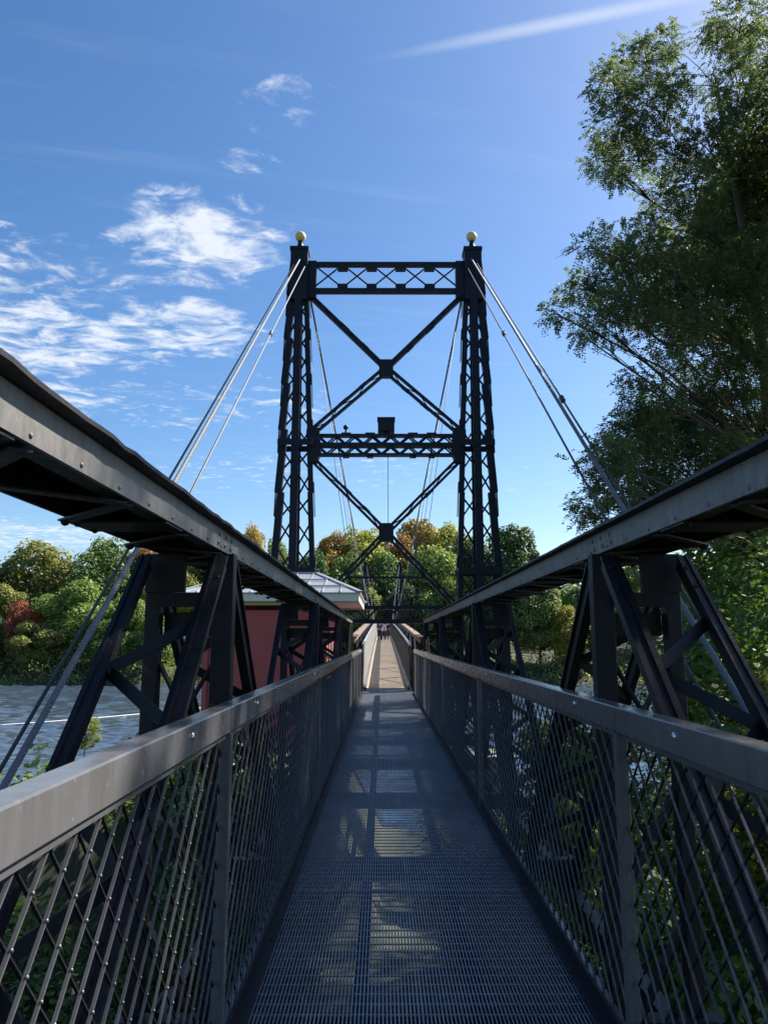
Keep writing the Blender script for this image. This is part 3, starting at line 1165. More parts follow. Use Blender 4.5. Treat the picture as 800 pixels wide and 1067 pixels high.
span_side(-1)
span_side(1)
sb = MB()
for i in range(26):
    yp = S0 + 0.2 + i * 4.88
    sb.box(CX - 1.2, CX + 1.2, yp - 0.07, yp + 0.07, dz(yp) - 0.42, dz(yp) - 0.16)
for x in (-0.5, 0.16, 0.82):
    for i in range(40):
        a, b = S0 + (S1 - S0) * i / 40, S0 + (S1 - S0) * (i + 1) / 40
        sb.bar((x, a, dz(a) - 0.105), (x, b, dz(b) - 0.105), 0.10, 0.10)
tag(sb.build('span_beams', M['truss']), 'dark floor beams carrying the suspended timber walkway', 'floor beams', kind='structure')

# ------------------------------------------------------------------ cables


def twisted(mb, pts_a, pts_b, rad, pitch, near_len):
    """A wire rope: six strands wound round a core."""
    a, b = Vector(pts_a), Vector(pts_b)
    d = (b - a)
    L = d.length
    d.normalize()
    s = d.orthogonal().normalized()
    u = d.cross(s)
    n = int(L / (pitch / 8))
    for k in range(6):
        pts = []
        for i in range(n + 1):
            t = L * i / n
            an = 2 * math.pi * (t / pitch + k / 6)
            pts.append(a + d * t + (s * math.cos(an) + u * math.sin(an)) * rad * 0.62)
        mb.tube(pts, rad * 0.40, 6)
    mb.tube([a, b], rad * 0.4, 6)


STAY = [('thick pale twisted wire rope stay {0} running down to the bank', -3.17, 14.55, 0.035, 'cable', 0.0),
        ('dark slender stay hugging the thick wire rope, outermost {0}', -3.36, 14.4, 0.020, 'dark_cable', 0.0),
        ('thin stay with a round clamp, inner one {0}', -2.98, 14.25, 0.020, 'cable', 10.0)]
for s in (-1, 1):
    where = 'left of the tower' if s < 0 else 'right of the tower'
    for lab, x, zt, r, mat, clamp in STAY:
        xx = CX - 0.02 + s * (abs(x) + 0.14)
        xx = x if s < 0 else abs(x) + 0.28
        a = Vector((xx, TY - 0.3, zt))
        slope = 0.752
        yb = 2.2
        b = Vector((xx - s * 0.0, yb, zt - slope * (TY - 0.3 - yb)))
        if mat == 'cable' and r > 0.03:
            m = MB()
            twisted(m, a, b, r, 0.34, 12)
            o = m.build('stay_cable', M['cable'])
        else:
            m = MB()
            m.tube([a, b], r, 8)
            o = m.build('stay_cable', M['dark_cable'] if (s > 0 or mat == 'dark_cable') else M['cable'])
        tag(o, lab.format(where), 'cable', 'stay cables of the near tower')
        if clamp or (s > 0 and mat == 'dark_cable'):
            t = 0.32 if clamp else 0.50
            c = a.lerp(b, t)
            d = (b - a).normalized()
            m = MB()
            m.bar(c - d * 0.12, c + d * 0.12, 0.085, 0.10, ch=0.02)
            m.bar(c + Vector((0, 0, -0.06)), c + Vector((0, 0, 0.07)), 0.05, 0.05, up=(0, 1, 0))
            m.build('clamp', M['dark_cable'], o)
    
def cable_pt(y, s):
    t = (y - MID) / HALF
    z = 2.15 + (14.5 - 2.15) * t * t
    x = CX + s * (1.20 + (LEGX - 0.15 - 1.20) * t * t)
    return Vector((x, y, z))


for s in (-1, 1):
    m = MB()
    m.tube([cable_pt(TY + HALF * 2 * i / 48, s) for i in range(49)], 0.042, 7)
    o = m.build('main_cable', M['dark_cable'])
    tag(o, 'drooping main cable of the suspended span with hangers on the %s' % ('left' if s < 0 else 'right'), 'cable', 'main suspension cables')
    for i in range(1, 25):
        yp = S0 + 0.3 + i * 4.88
        if yp > 148:
            break
        p = cable_pt(yp, s)
        q = Vector((CX + s * 1.12, yp, dz(yp) + 1.75))
        if p.z - q.z < 0.15:
            continue
        m = MB()
        m.tube([p, q], 0.012 if yp < 60 else 0.018, 5)
        m.build('hanger', M['dark_cable'], o)
    # bright far stays behind the distant tower
    m = MB()
    a = Vector((TX + s * (LEGX - 0.05), FY + 0.4, 14.6))
    b = Vector((TX + s * (LEGX - 0.6), FY + 24, -2.5))
    m.tube([a, b], 0.09, 6)
    tag(m.build('stay_cable', M['far_mesh']), 'pale stay behind the distant tower on the %s' % ('left' if s < 0 else 'right'), 'cable', 'stay cables of the distant tower')

# ------------------------------------------------------------------ toll house


def toll_house():
    ex0, ex1, ey0, ey1 = -5.05, -0.60, 19.2, 24.6       # eaves
    wx0, wx1, wy0, wy1 = -4.45, -1.47, 19.75, 24.05      # walls
    ze, zr = 1.12, 1.86
    rx0, rx1, ry = -3.75, -1.85, 21.8
    root = thing('toll_house', 'small red clapboard house with grey hipped metal roof beside the bridge', 'house', ((wx0 + wx1) / 2, (wy0 + wy1) / 2, -3.2))
    off = -Vector(root.location)

    def B(mb, nm, mat, parent=root):
        o = mb.build(nm, mat, parent)
        if parent is root:
            o.location = off
        return o
    m = MB()
    zb, zw = -3.6, ze - 0.24
    # clapboards: each course a thin wedge standing proud of the one above
    H = 0.145
    nz = int((zw - zb) / H)
    for i in range(nz):
        z0 = zb + i * H
        z1 = z0 + H
        o_ = 0.009
        vs = [(wx0 - o_, wy0 - o_, z0), (wx1 + o_, wy0 - o_, z0), (wx1 + o_, wy1 + o_, z0), (wx0 - o_, wy1 + o_, z0),
              (wx0, wy0, z1), (wx1, wy0, z1), (wx1, wy1, z1), (wx0, wy1, z1)]
        m.add(vs, [(3, 2, 1, 0), (0, 1, 5, 4), (1, 2, 6, 5), (2, 3, 7, 6), (3, 0, 4, 7)])
    B(m, 'wall', M['wall'])
    for x in (wx0, wx1):
        for y in (wy0, wy1):
            m = MB()
            m.box(x - 0.06, x + 0.06, y - 0.06, y + 0.06, zb, zw - 0.004)
            B(m, 'corner_board', M['wall'])
    m = MB()
    m.box(wx0 - 0.03, wx1 + 0.03, wy0 - 0.03, wy1 + 0.03, zw, zw + 0.12)
    B(m, 'frieze', M['trim'])
    m = MB()
    m.box(ex0 + 0.06, ex1 - 0.06, ey0 + 0.06, ey1 - 0.06, ze - 0.115, ze - 0.085)
    B(m, 'soffit', M['trim'])
    for (a, b) in (((ex0, ey0), (ex1, ey0)), ((ex1, ey0), (ex1, ey1)), ((ex1, ey1), (ex0, ey1)), ((ex0, ey1), (ex0, ey0))):
        m = MB()
        d = Vector((b[0] - a[0], b[1] - a[1], 0)).normalized()
        m.bar(Vector((a[0], a[1], ze - 0.06)) + d * 0.03, Vector((b[0], b[1], ze - 0.06)) + d * 0.028, 0.05, 0.21)
        B(m, 'fascia', M['trim'])
    m = MB()
    o_ = 0.07
    A = [(ex0 - o_, ey0 - o_, ze + 0.05), (ex1 + o_, ey0 - o_, ze + 0.05), (ex1 + o_, ey1 + o_, ze + 0.05), (ex0 - o_, ey1 + o_, ze + 0.05)]
    rg = [(rx0, ry, zr), (rx1, ry, zr)]
    low = [(x, y, z - 0.03) for x, y, z in A]
    m.add(A + rg + low, [(0, 1, 5, 4), (1, 2, 5), (2, 3, 4, 5), (3, 0, 4), (6, 7, 1, 0), (7, 8, 2, 1), (8, 9, 3, 2), (9, 6, 0, 3), (9, 8, 7, 6)])
    rf = B(m, 'roof', M['roof'])
    # standing seams, hip caps and a row of snow guards
    sm = MB()
    nsm = 10
    for i in range(nsm + 1):
        x = ex0 + (ex1 - ex0) * i / nsm
        xr = min(max(x, rx0), rx1)
        t = 1.0
        if x < rx0:
            t = (x - ex0) / (rx0 - ex0)
        if x > rx1:
            t = (ex1 - x) / (ex1 - rx1)
        if t < 0.12:
            continue
        for yE in (ey0 - o_, ey1 + o_):
            p0 = Vector((x, yE, ze + 0.062))
            p1 = Vector((x, yE + (ry - yE) * t, ze + 0.05 + (zr - ze - 0.05) * t + 0.012))
            sm.bar(p0, p1, 0.022, 0.035)
    for i in range(1, 9):
        y = ey0 + (ey1 - ey0) * i / 9
        t = (y - ey0) / (ry - ey0) if y < ry else (ey1 - y) / (ey1 - ry)
        t = min(t, 0.97)
        for xE, rx in ((ex1 + o_, rx1), (ex0 - o_, rx0)):
            sm.bar((xE, y, ze + 0.062), (xE + (rx - xE) * t, y, ze + 0.05 + (zr - ze - 0.05) * t + 0.012), 0.022, 0.035)
    sm.build('seam', M['roof'], rf)
    hm = MB()
    for p, q in ((A[0], rg[0]), (A[1], rg[1]), (A[2], rg[1]), (A[3], rg[0]), (rg[0], rg[1])):
        hm.bar(Vector(p) + Vector((0, 0, 0.02)), Vector(q) + Vector((0, 0, 0.02)), 0.11, 0.035)
    hm.build('hip_cap', M['roof'], rf)
    gm_ = MB()
    for f, xa, xb in ((0.22, -4.7, -0.95), (0.55, -4.2, -1.5)):
        yv = ey0 + (ry - ey0) * f
        zv = ze + 0.05 + (zr - ze - 0.05) * f + 0.05
        gm_.bar((xa, yv, zv), (xb, yv, zv), 0.03, 0.045)
    gm_.build('snow_guard', M['galv'], rf)
    # a window and a door on the walk side, which a step to the side would show
    m = MB()
    m.box(wx1 + 0.012, wx1 + 0.05, 21.2, 22.2, -0.9, 0.35)
    wn = B(m, 'window', M['trim'])
    g = MB()
    g.box(wx1 + 0.045, wx1 + 0.056, 21.28, 22.12, -0.82, 0.27)
    g.build('pane', M['glass'], wn)
    return root


toll_house()

# ------------------------------------------------------------------ foliage helpers
NPR = np.random.default_rng(7)


def leaf_mesh(name, cen, axis, nrm, size, aspect=0.5, mats=()):
    """Many small diamond leaves: cen N x 3, axis = long direction, nrm = face normal, size = length."""
    N = len(cen)
    axis = axis / (np.linalg.norm(axis, axis=1, keepdims=True) + 1e-9)
    side = np.cross(nrm, axis)
    side /= (np.linalg.norm(side, axis=1, keepdims=True) + 1e-9)
    s = size.reshape(-1, 1) * 0.5
    v = np.empty((N, 4, 3), dtype=np.float32)
    v[:, 0] = cen - axis * s
    v[:, 1] = cen + side * s * aspect - axis * s * 0.1
    v[:, 2] = cen + axis * s
    v[:, 3] = cen - side * s * aspect - axis * s * 0.1
    me = bpy.data.meshes.new(name)
    me.vertices.add(N * 4)
    me.vertices.foreach_set('co', v.reshape(-1))
    me.loops.add(N * 4)
    me.loops.foreach_set('vertex_index', np.arange(N * 4, dtype=np.int32))
    me.polygons.add(N)
    me.polygons.foreach_set('loop_start', np.arange(0, N * 4, 4, dtype=np.int32))
    try:
        me.polygons.foreach_set('loop_total', np.full(N, 4, dtype=np.int32))
    except Exception:
        pass
    for mt in mats:
        me.materials.append(mt)
    me.update(calc_edges=True)
    return me


def rand_dirs(n, rng):
    d = rng.normal(size=(n, 3))
    return d / np.linalg.norm(d, axis=1, keepdims=True)


def crown_unit(seed, n, leaf, nl=34, low=0.10, slim=1.0, up=0.0):
    """A crown in unit space (radius 1, height 0..1): leaves on the shells of many lobes, with gaps between them."""
    rng = np.random.default_rng(seed)
    cs, rs = [], []
    for i in range(nl):
        a = rng.uniform(0, 2 * math.pi)
        u = rng.uniform(0, 1)
        z = low + 0.12 + (0.86 - low - 0.12) * u
        env = math.sin(math.pi * (0.14 + 0.78 * u)) ** 0.75 * (0.86 + 0.2 * math.sin(2 * a + seed) + 0.12 * math.sin(3 * a + 2 * seed + 4 * u))
        rr = env * slim * rng.uniform(0.25, 0.86)
        cs.append((rr * math.cos(a), rr * math.sin(a), z))
        rs.append(rng.uniform(0.13, 0.31) * (0.75 + 0.35 * env))
    cs, rs = np.array(cs), np.array(rs)
    w = rs ** 2
    pick = rng.choice(nl, size=n, p=w / w.sum())
    d = rand_dirs(n, rng)
    d[:, 2] = d[:, 2] * 0.9 + 0.12
    rad = rs[pick] * (0.70 + 0.40 * rng.uniform(0, 1, n) + 0.28 * (rng.uniform(0, 1, n) ** 6))
    zsq = np.array([1, 1, 0.42])
    cen = cs[pick] + d * rad[:, None] * zsq
    # drop what lies deep inside another lobe
    keep = np.ones(n, bool)
    for k in range(nl):
        q = (cen - cs[k]) / zsq
        keep &= ~((np.linalg.norm(q, axis=1) < rs[k] * 0.62) & (pick != k))
    cen, d = cen[keep], d[keep]
    m = len(cen)
    nr = d * 0.8 + rand_dirs(m, rng) * 0.75 + np.array([0, 0, 0.35 + up])
    ax = np.cross(nr, rand_dirs(m, rng))
    sz = leaf * rng.uniform(0.6, 1.35, m)
    return cen, ax, nr, sz, cs, rs


def trunk_mesh(name, seed, hgt, rad, cs, nlimb=7):
    """Tapered trunk with limbs to the lobes, in metres for crown centres cs (already scaled)."""
    rng = random.Random(seed)
    m = MB()
    top = hgt * 0.72
    lean = (rng.uniform(-.04, .04) * hgt, rng.uniform(-.04, .04) * hgt)
    pts = [(lean[0] * t * t, lean[1] * t * t, top * t) for t in (0, 0.06, 0.25, 0.5, 0.75, 1)]
    m.tube(pts, [rad * 1.35, rad, rad * 0.85, rad * 0.6, rad * 0.35, rad * 0.12], 8)
    order = list(range(len(cs)))
    rng.shuffle(order)
    for k in order[:nlimb]:
        c = Vector(cs[k])
        t = min(0.85, max(0.18, c.z / top * 0.6))
        p = Vector((lean[0] * t * t, lean[1] * t * t, top * t))
        mid = p.lerp(c, 0.5) + Vector((0, 0, -0.04 * hgt))
        m.tube([p, mid, c], [rad * 0.4, rad * 0.25, rad * 0.07], 6)
    me = bpy.data.meshes.new(name)
    me.from_pydata(m.v, [], m.f)
    me.polygons.foreach_set('use_smooth', m.smooth)
    me.materials.append(M['bark'])
    return me


def far_variants():
    out = []
    for i in range(7):
        # leaf size is for a crown of about 8 m radius; unit z is stretched by the height
        c, ax, nr, sz, cs, rs = crown_unit(40 + i, 24000, 0.064, nl=80 if i % 3 else 60, low=0.06 + 0.03 * (i % 3))
        # build in a nominal 8 m x 20 m tree so that leaves are not stretched, then scale the object
        S = np.array([8.0, 8.0, 20.0])
        me = leaf_mesh('crown', c * S, ax, nr, sz * 8.0, 0.8, (M['leaf_green'],))
        tm = trunk_mesh('trunk', 90 + i, 20.0, 0.36, cs * S, 10)
        out.append((me, tm))
    return out


FAR = far_variants()


def put_tree(name, crown, trunk, loc, sc, rotz, mat, label, group, cat='tree'):
    root = thing(name, label, cat, loc, group)
    root.scale = sc
    root.rotation_euler = (0, 0, rotz)
    t = bpy.data.objects.new('trunk', trunk)
    t.parent = root
    COL.objects.link(t)
    c = bpy.data.objects.new('crown', crown)
    c.parent = root
    COL.objects.link(c)
    c.material_slots[0].link = 'OBJECT'
    c.material_slots[0].material = M[mat]
    return root


# (px centre, py top, half-width px, depth, colour, label)
FAR_TREES = [
    (-22, 578, 34, 186, 'leaf_deep', 'dark green tree at the far left edge of the far bank'),
    (42, 561, 46, 190, 'leaf_olive', 'tallest olive green tree on the far bank left of the wire rope'),
    (112, 556, 36, 187, 'leaf_green', 'round mid green tree behind the wire rope on the far bank'),
    (152, 563, 26, 192, 'leaf_orange', 'golden orange tree just behind the left truss legs'),
    (12, 607, 26, 174, 'leaf_olive', 'small yellowish tree above the red maple on the far shore'),
    (24, 624, 15, 167, 'leaf_red', 'small bright red maple on the far shore'),
    (-8, 628, 22, 169, 'leaf_deep', 'grey green tree left of the red maple on the shore'),
    (84, 604, 40, 173, 'leaf_light', 'broad green tree with yellowing top beside the red maple'),
    (135, 618, 24, 172, 'leaf_light', 'low light green tree on the shore behind the wire rope'),
    (183, 588, 26, 182, 'leaf_yellow', 'yellow tree seen in the gap between the left truss posts'),
    (212, 578, 26, 188, 'leaf_green', 'green tree hidden behind the first left truss post'),
    (238, 572, 20, 190, 'leaf_deep', 'dark tree above the toll house roof left end'),
    (263, 545, 19, 192, 'leaf_orange', 'orange tree left of the near tower left leg'),
    (292, 556, 26, 190, 'leaf_olive', 'olive tree behind the near tower left leg'),
    (343, 553, 26, 190, 'leaf_orange', 'rusty orange tree right of the near tower left leg'),
    (325, 572, 26, 180, 'leaf_deep', 'dark green tree behind the ridge of the toll house'),
    (380, 546, 40, 192, 'leaf_yellow', 'yellow green tree left of the lower centre gusset'),
    (438, 536, 38, 196, 'leaf_tan', 'tallest tan tree behind the near tower braces'),
    (412, 555, 26, 190, 'leaf_orange', 'orange tree just behind the lower centre gusset'),
    (468, 544, 30, 192, 'leaf_yellow', 'yellow leaved tree left of the near tower right leg'),
    (365, 575, 36, 176, 'leaf_green', 'green tree behind the lower left brace of the tower'),
    (405, 572, 30, 178, 'leaf_green', 'bright green tree directly below the lower centre gusset'),
    (452, 566, 38, 177, 'leaf_light', 'pale green tree behind the lower right brace of the tower'),
    (490, 552, 30, 184, 'leaf_deep', 'deep green tree behind the near tower right leg'),
    (536, 542, 38, 176, 'leaf_deep', 'big rounded dark green tree right of the near tower'),
    (500, 590, 26, 172, 'leaf_green', 'green shore tree between tower leg and right truss'),
    (560, 606, 30, 172, 'leaf_olive', 'yellowish bush like tree on far bank under the right beam'),
    (612, 592, 34, 176, 'leaf_green', 'green tree on far bank behind the right truss legs'),
    (655, 585, 34, 182, 'leaf_olive', 'olive tree on far bank beneath the locust branches'),
    (590, 630, 24, 168, 'leaf_turn', 'low brownish green tree at the far right waterline'),
    (700, 580, 40, 186, 'leaf_green', 'green tree on far bank behind the right truss bracing'),
    (345, 610, 26, 168, 'leaf_green', 'small shore tree right of the toll house roof'),
    (425, 606, 26, 168, 'leaf_deep', 'shadowy shore tree behind the distant tower'),
    (385, 612, 22, 167, 'leaf_olive', 'olive shore tree left of the distant tower'),
    (462, 600, 28, 167, 'leaf_light', 'yellow green shore tree beside the lower tower brace end'),
    (40, 648, 26, 164, 'leaf_olive', 'low olive shrub tree at the waterline near the red maple'),
    (110, 645, 24, 166, 'leaf_green', 'low green tree overhanging the water by the wire rope'),
    (165, 640, 24, 167, 'leaf_green', 'low shore tree between the left truss posts'),
]
rt = random.Random(11)
for i, (px, py, hw, Y, mat, lab) in enumerate(FAR_TREES):
    p = at(px, py, Y)
    g = ground_z(p.x, Y) - 0.3
    h = p.z - g
    r = hw * Y / 800 * 1.26
    me, tm = FAR[i % 7]
    put_tree('bank_tree', me, tm, (p.x, Y, g), (r / 8.0, r / 8.0, h / 20.0 / 0.97), rt.uniform(0, 6.28), mat, lab, 'trees on the far bank')

# the continuous wood behind, and the cover along the far waterline
rng = np.random.default_rng(3)
N = 90000
cx = rng.uniform(-520, 520, N)
cy = rng.uniform(196, 232, N)
wide = (cx < -92) | (cx > 78)
cy = np.where(wide, rng.uniform(167, 215, N), cy)
top = np.where(wide, 17, 22) + 4.5 * np.sin(cx * 0.09) + 3.0 * np.sin(cx * 0.23 + 1) + 2.0 * np.sin(cx * 0.51)
gz = np.array([ground_z(a, b) for a, b in zip(cx, cy)])
cz = gz + (top - 2) * rng.uniform(0.15, 1.0, N) ** 0.7
nr = rand_dirs(N, rng) + np.array([0, -0.5, 0.5])
me = leaf_mesh('far_wood', np.stack([cx, cy, cz], 1), np.cross(nr, rand_dirs(N, rng)), nr, rng.uniform(0.7, 1.5, N) * np.where(wide, 1.25, 1.0), 0.8, (M['leaf_green'],))
o = bpy.data.objects.new('far_wood', me)
COL.objects.link(o)
tag(o, 'dense green wood rising behind the far bank trees', 'wood', kind='stuff')

N = 60000
cx = rng.uniform(-300, 300, N)
cy = rng.uniform(158, 176, N)
gz = np.array([ground_z(a, b) for a, b in zip(cx, cy)])
hh = 2.6 + 1.6 * np.sin(cx * 0.35) + 1.0 * np.sin(cx * 0.9 + cy) + 0.8 * np.sin(cx * 2.1)
cz = np.maximum(gz, WATER) + np.maximum(hh, 0.5) * rng.uniform(0, 1, N) ** 0.8
nr = rand_dirs(N, rng) + np.array([0, -0.4, 0.6])
me = leaf_mesh('bank_undergrowth', np.stack([cx, cy, cz], 1), np.cross(nr, rand_dirs(N, rng)), nr, rng.uniform(0.3, 0.75, N), 0.75, (M['leaf_olive'],))
o = bpy.data.objects.new('bank_undergrowth', me)
COL.objects.link(o)
tag(o, 'tangled green and tawny undergrowth along the far waterline', 'undergrowth', kind='stuff')

# ------------------------------------------------------------------ near locust trees


def locust(name, label, base, trunk_top, lobes, seed, density, leaflet, mat, group, fine=0):
    """A feathery tree: lobes = [(centre, radius)], each filled with sprays of small paired leaflets on a stalk."""
    rng = np.random.default_rng(seed)
    rr = random.Random(seed)
    root = thing(name, label, 'tree', base, group)
    C, A, Nn, S = [], [], [], []
    leaf0 = leaflet
    for li, (c, r) in enumerate(lobes):
        c = np.array(c)
        leaflet = leaf0 * (0.70 if li < fine else 1.0)
        ns = max(12, int(density * r * r * 60 * (2.5 if li < fine else (0.8 if fine else 1.0))))
        d = rand_dirs(ns, rng)
        rad = r * rng.uniform(0.15, 1.0, ns) ** 0.55
        # ragged outline: some sprays reach past the lobe
        rad *= np.where(rng.uniform(0, 1, ns) < 0.10, 1.22, 1.0)
        org = c + d * rad[:, None] * np.array([1.08, 1.08, 0.72])
        ax = d * 0.7 + rand_dirs(ns, rng) * 0.7 + np.array([0, 0, -0.25])
        ax /= np.linalg.norm(ax, axis=1, keepdims=True)
        up = np.array([0, 0, 1.0]) + rand_dirs(ns, rng) * 0.5
        sd_ = np.cross(ax, up)
        sd_ /= np.linalg.norm(sd_, axis=1, keepdims=True)
        nm = np.cross(sd_, ax)
        L = rng.uniform(0.18, 0.40, ns) * leaflet / 0.075
        for k in range(7):
            t = (k + 0.6) / 7
            for q in (-1, 1):
                la = ax * 0.35 + sd_ * q * 0.94 + rand_dirs(ns, rng) * 0.45
                la /= np.linalg.norm(la, axis=1, keepdims=True)
                ps = org + ax * (L * t)[:, None] - np.array([0, 0, 0.06]) * (t * t) + la * (leaflet * 0.5)
                C.append(ps)
                A.append(la)
                Nn.append(nm + rand_dirs(ns, rng) * 0.6)
                S.append(leaflet * rng.uniform(0.6, 1.4, ns))
    C, A, Nn, S = np.concatenate(C), np.concatenate(A), np.concatenate(Nn), np.concatenate(S)
    b = np.array(base)
    me = leaf_mesh('crown', C - b, A, Nn, S, 0.52, (mat,))
    o = bpy.data.objects.new('crown', me)
    o.parent = root
    COL.objects.link(o)
    # trunk, limbs and twigs
    m = MB()
    bv, tv = Vector(base), Vector(trunk_top)
    n = 9
    axis = []
    for i in range(n):
        t = i / (n - 1)
        p = bv.lerp(tv, t) + Vector((0.28 * math.sin(t * 5 + seed), 0.25 * math.cos(t * 4 + seed), 0))
        axis.append(p)
    rads = [0.26 * (1 - 0.82 * i / (n - 1)) for i in range(n)]
    m.tube([p - bv for p in axis], rads, 10)
    limbs = MB()
    for c, r in lobes:
        c = Vector(c)
        best = min(range(n), key=lambda i: (axis[i] - c).length + (0.9 if axis[i].z > c.z - 0.4 else 0))
        p = axis[best]
        mid = p.lerp(c, 0.55) + Vector((rr.uniform(-.3, .3), rr.uniform(-.3, .3), rr.uniform(-.1, .45)))
        q1 = p.lerp(mid, 0.5) + Vector((rr.uniform(-.1, .1), rr.uniform(-.1, .1), 0.1))
        r0 = min(rads[best] * 0.30, 0.012 + 0.009 * (c - p).length)
        limbs.tube([p - bv, q1 - bv, mid - bv, c - bv], [r0, r0 * 0.7, r0 * 0.45, 0.012], 6)
        for k in range(5):
            e = c + Vector((rr.gauss(0, 1), rr.gauss(0, 1), rr.gauss(0, .8))).normalized() * r * rr.uniform(.7, 1.05)
            s_ = mid.lerp(c, rr.uniform(0.3, 1.0))
            limbs.tube([s_ - bv, s_.lerp(e, 0.5) - bv + Vector((0, 0, 0.06)), e - bv], [0.014, 0.010, 0.004], 4)
    m.build('trunk', M['bark'], root)
    limbs.build('limbs', M['bark'], root)
    return root


PXL = [  # survey of the visible clumps: px, py, radius px
    (635, 85, 26), (662, 68, 30), (690, 45, 22), (640, 128, 30), (680, 108, 36), (626, 168, 20), (655, 163, 28), (692, 158, 30), (702, 88, 20), (640, 186, 14),
    (772, 18, 38), (747, 42, 22), (797, 52, 38), (772, 86, 32), (744, 98, 18),
    (738, 150, 34), (777, 142, 42), (722, 198, 36), (767, 210, 46), (802, 180, 48), (688, 203, 22), (732, 260, 42), (782, 280, 48), (742, 320, 40), (694, 285, 32), (792, 350, 48), (724, 372, 32),
    (640, 247, 20), (612, 256, 16), (632, 290, 28), (670, 262, 26), (602, 300, 22), (577, 326, 14), (622, 333, 24), (665, 315, 30), (640, 352, 12), (607, 350, 12), (692, 348, 28), (675, 235, 16),
    (684, 413, 26), (652, 446, 26), (632, 470, 22), (672, 480, 34), (722, 430, 38), (712, 490, 38), (772, 430, 48), (762, 500, 44), (802, 470, 48), (642, 510, 22), (606, 537, 12), (682, 525, 26), (737, 540, 34), (622, 546, 10), (700, 450, 34), (745, 470, 36), (790, 525, 42), (705, 535, 26), (770, 395, 40), (690, 440, 26), (660, 425, 20), (720, 330, 30), (632, 478, 30), (650, 508, 32), (618, 522, 22), (668, 455, 34), (690, 505, 30), (660, 395, 18), (655, 270, 26), (640, 315, 24), (690, 320, 32)]
rl = random.Random(21)
lobes_a = []
for px, py, r in PXL:
    Y = 14.6 + (px - 700) * 0.010 + rl.uniform(-1.5, 1.6)
    p = at(px, py, Y)
    lobes_a.append(((p.x, p.y, p.z), r * Y / 800 * 1.02))
NVIS = len(lobes_a)
for i in range(34):  # further clumps, mostly out of view, added to shade deck, rail and truss
    p = (rl.uniform(8.9, 12.6), rl.uniform(11.0, 19.5), rl.uniform(7.5, 12.5))
    lobes_a.append((p, rl.uniform(0.9, 1.35)))
lobes_a += [((11.2, 9.7, 10.3), 1.05), ((12.3, 10.6, 10.5), 1.1), ((11.8, 9.6, 11.6), 1.0), ((10.6, 11.2, 9.6), 0.95), ((11.6, 12.2, 9.0), 1.2), ((12.9, 11.8, 11.5), 1.2)]
for i in range(13):
    lobes_a.append(((9.0 + rl.uniform(-.35, .35), 9.5 + i * 1.05, 10.2 + rl.uniform(-.5, .5)), 0.92))
for y in (9.0, 9.9, 10.9, 13.4, 14.5, 17.0, 18.6, 20.5, 22.5):
    lobes_a.append(((8.0 + rl.uniform(-.2, .2), y, 10.5 + rl.uniform(-.3, .3)), 0.82))
for i in range(7):
    lobes_a.append(((10.7 + rl.uniform(-.3, .3), 12.8 + i * 1.05, 10.0 + rl.uniform(-.4, .4)), 1.0))
p_tr = at(792, 395, 16.0)
locust('locust_tree', 'tall feathery locust tree leaning over the right beam against the sky', (p_tr.x + 0.6, 16.4, -4.9), (p_tr.x - 0.6, 15.6, 12.2), lobes_a, 5, 5.6, 0.078, M['leaf_locust'], 'locust trees on the right bank', fine=NVIS)
lobes_b = []
for i in range(34):
    a = rl.uniform(0, 6.28)
    q = rl.uniform(0, 1) ** 0.6
    lobes_b.append(((12.6 + 3.2 * q * math.cos(a), 24.5 + 5.0 * q * math.sin(a), rl.uniform(3.0, 13.2)), rl.uniform(0.9, 1.5)))
locust('locust_tree', 'second locust tree behind the first, seen through its foliage', (12.8, 24.5, -5.6), (12.4, 24.0, 11.5), lobes_b, 9, 2.0, 0.12, M['leaf_locust'], 'locust trees on the right bank')

# ------------------------------------------------------------------ shrubs on the near bank
SHR = []
for i in range(8):
    tall = i >= 4
    c, ax, nr, sz, cs, rs = crown_unit(70 + i, 15000 if tall else 9000, 0.055, nl=52 if tall else 30, low=0.0)
    S = np.array([1.5, 1.5, 5.6 if tall else 2.6])
    me = leaf_mesh('foliage', c * S, ax, nr, sz * 1.5, 0.72, (M['leaf_shrub'],))
    m = MB()
    rs_ = random.Random(i)
    for k in range(12):
        e = Vector(cs[k] * S)
        m.tube([(rs_.uniform(-.1, .1), rs_.uniform(-.1, .1), 0), e * 0.5 + Vector((0, 0, .2)), e], [0.03, 0.02, 0.006], 5)
    tm = bpy.data.meshes.new('stems')
    tm.from_pydata(m.v, [], m.f)
    tm.materials.append(M['bark'])
    SHR.append((me, tm))

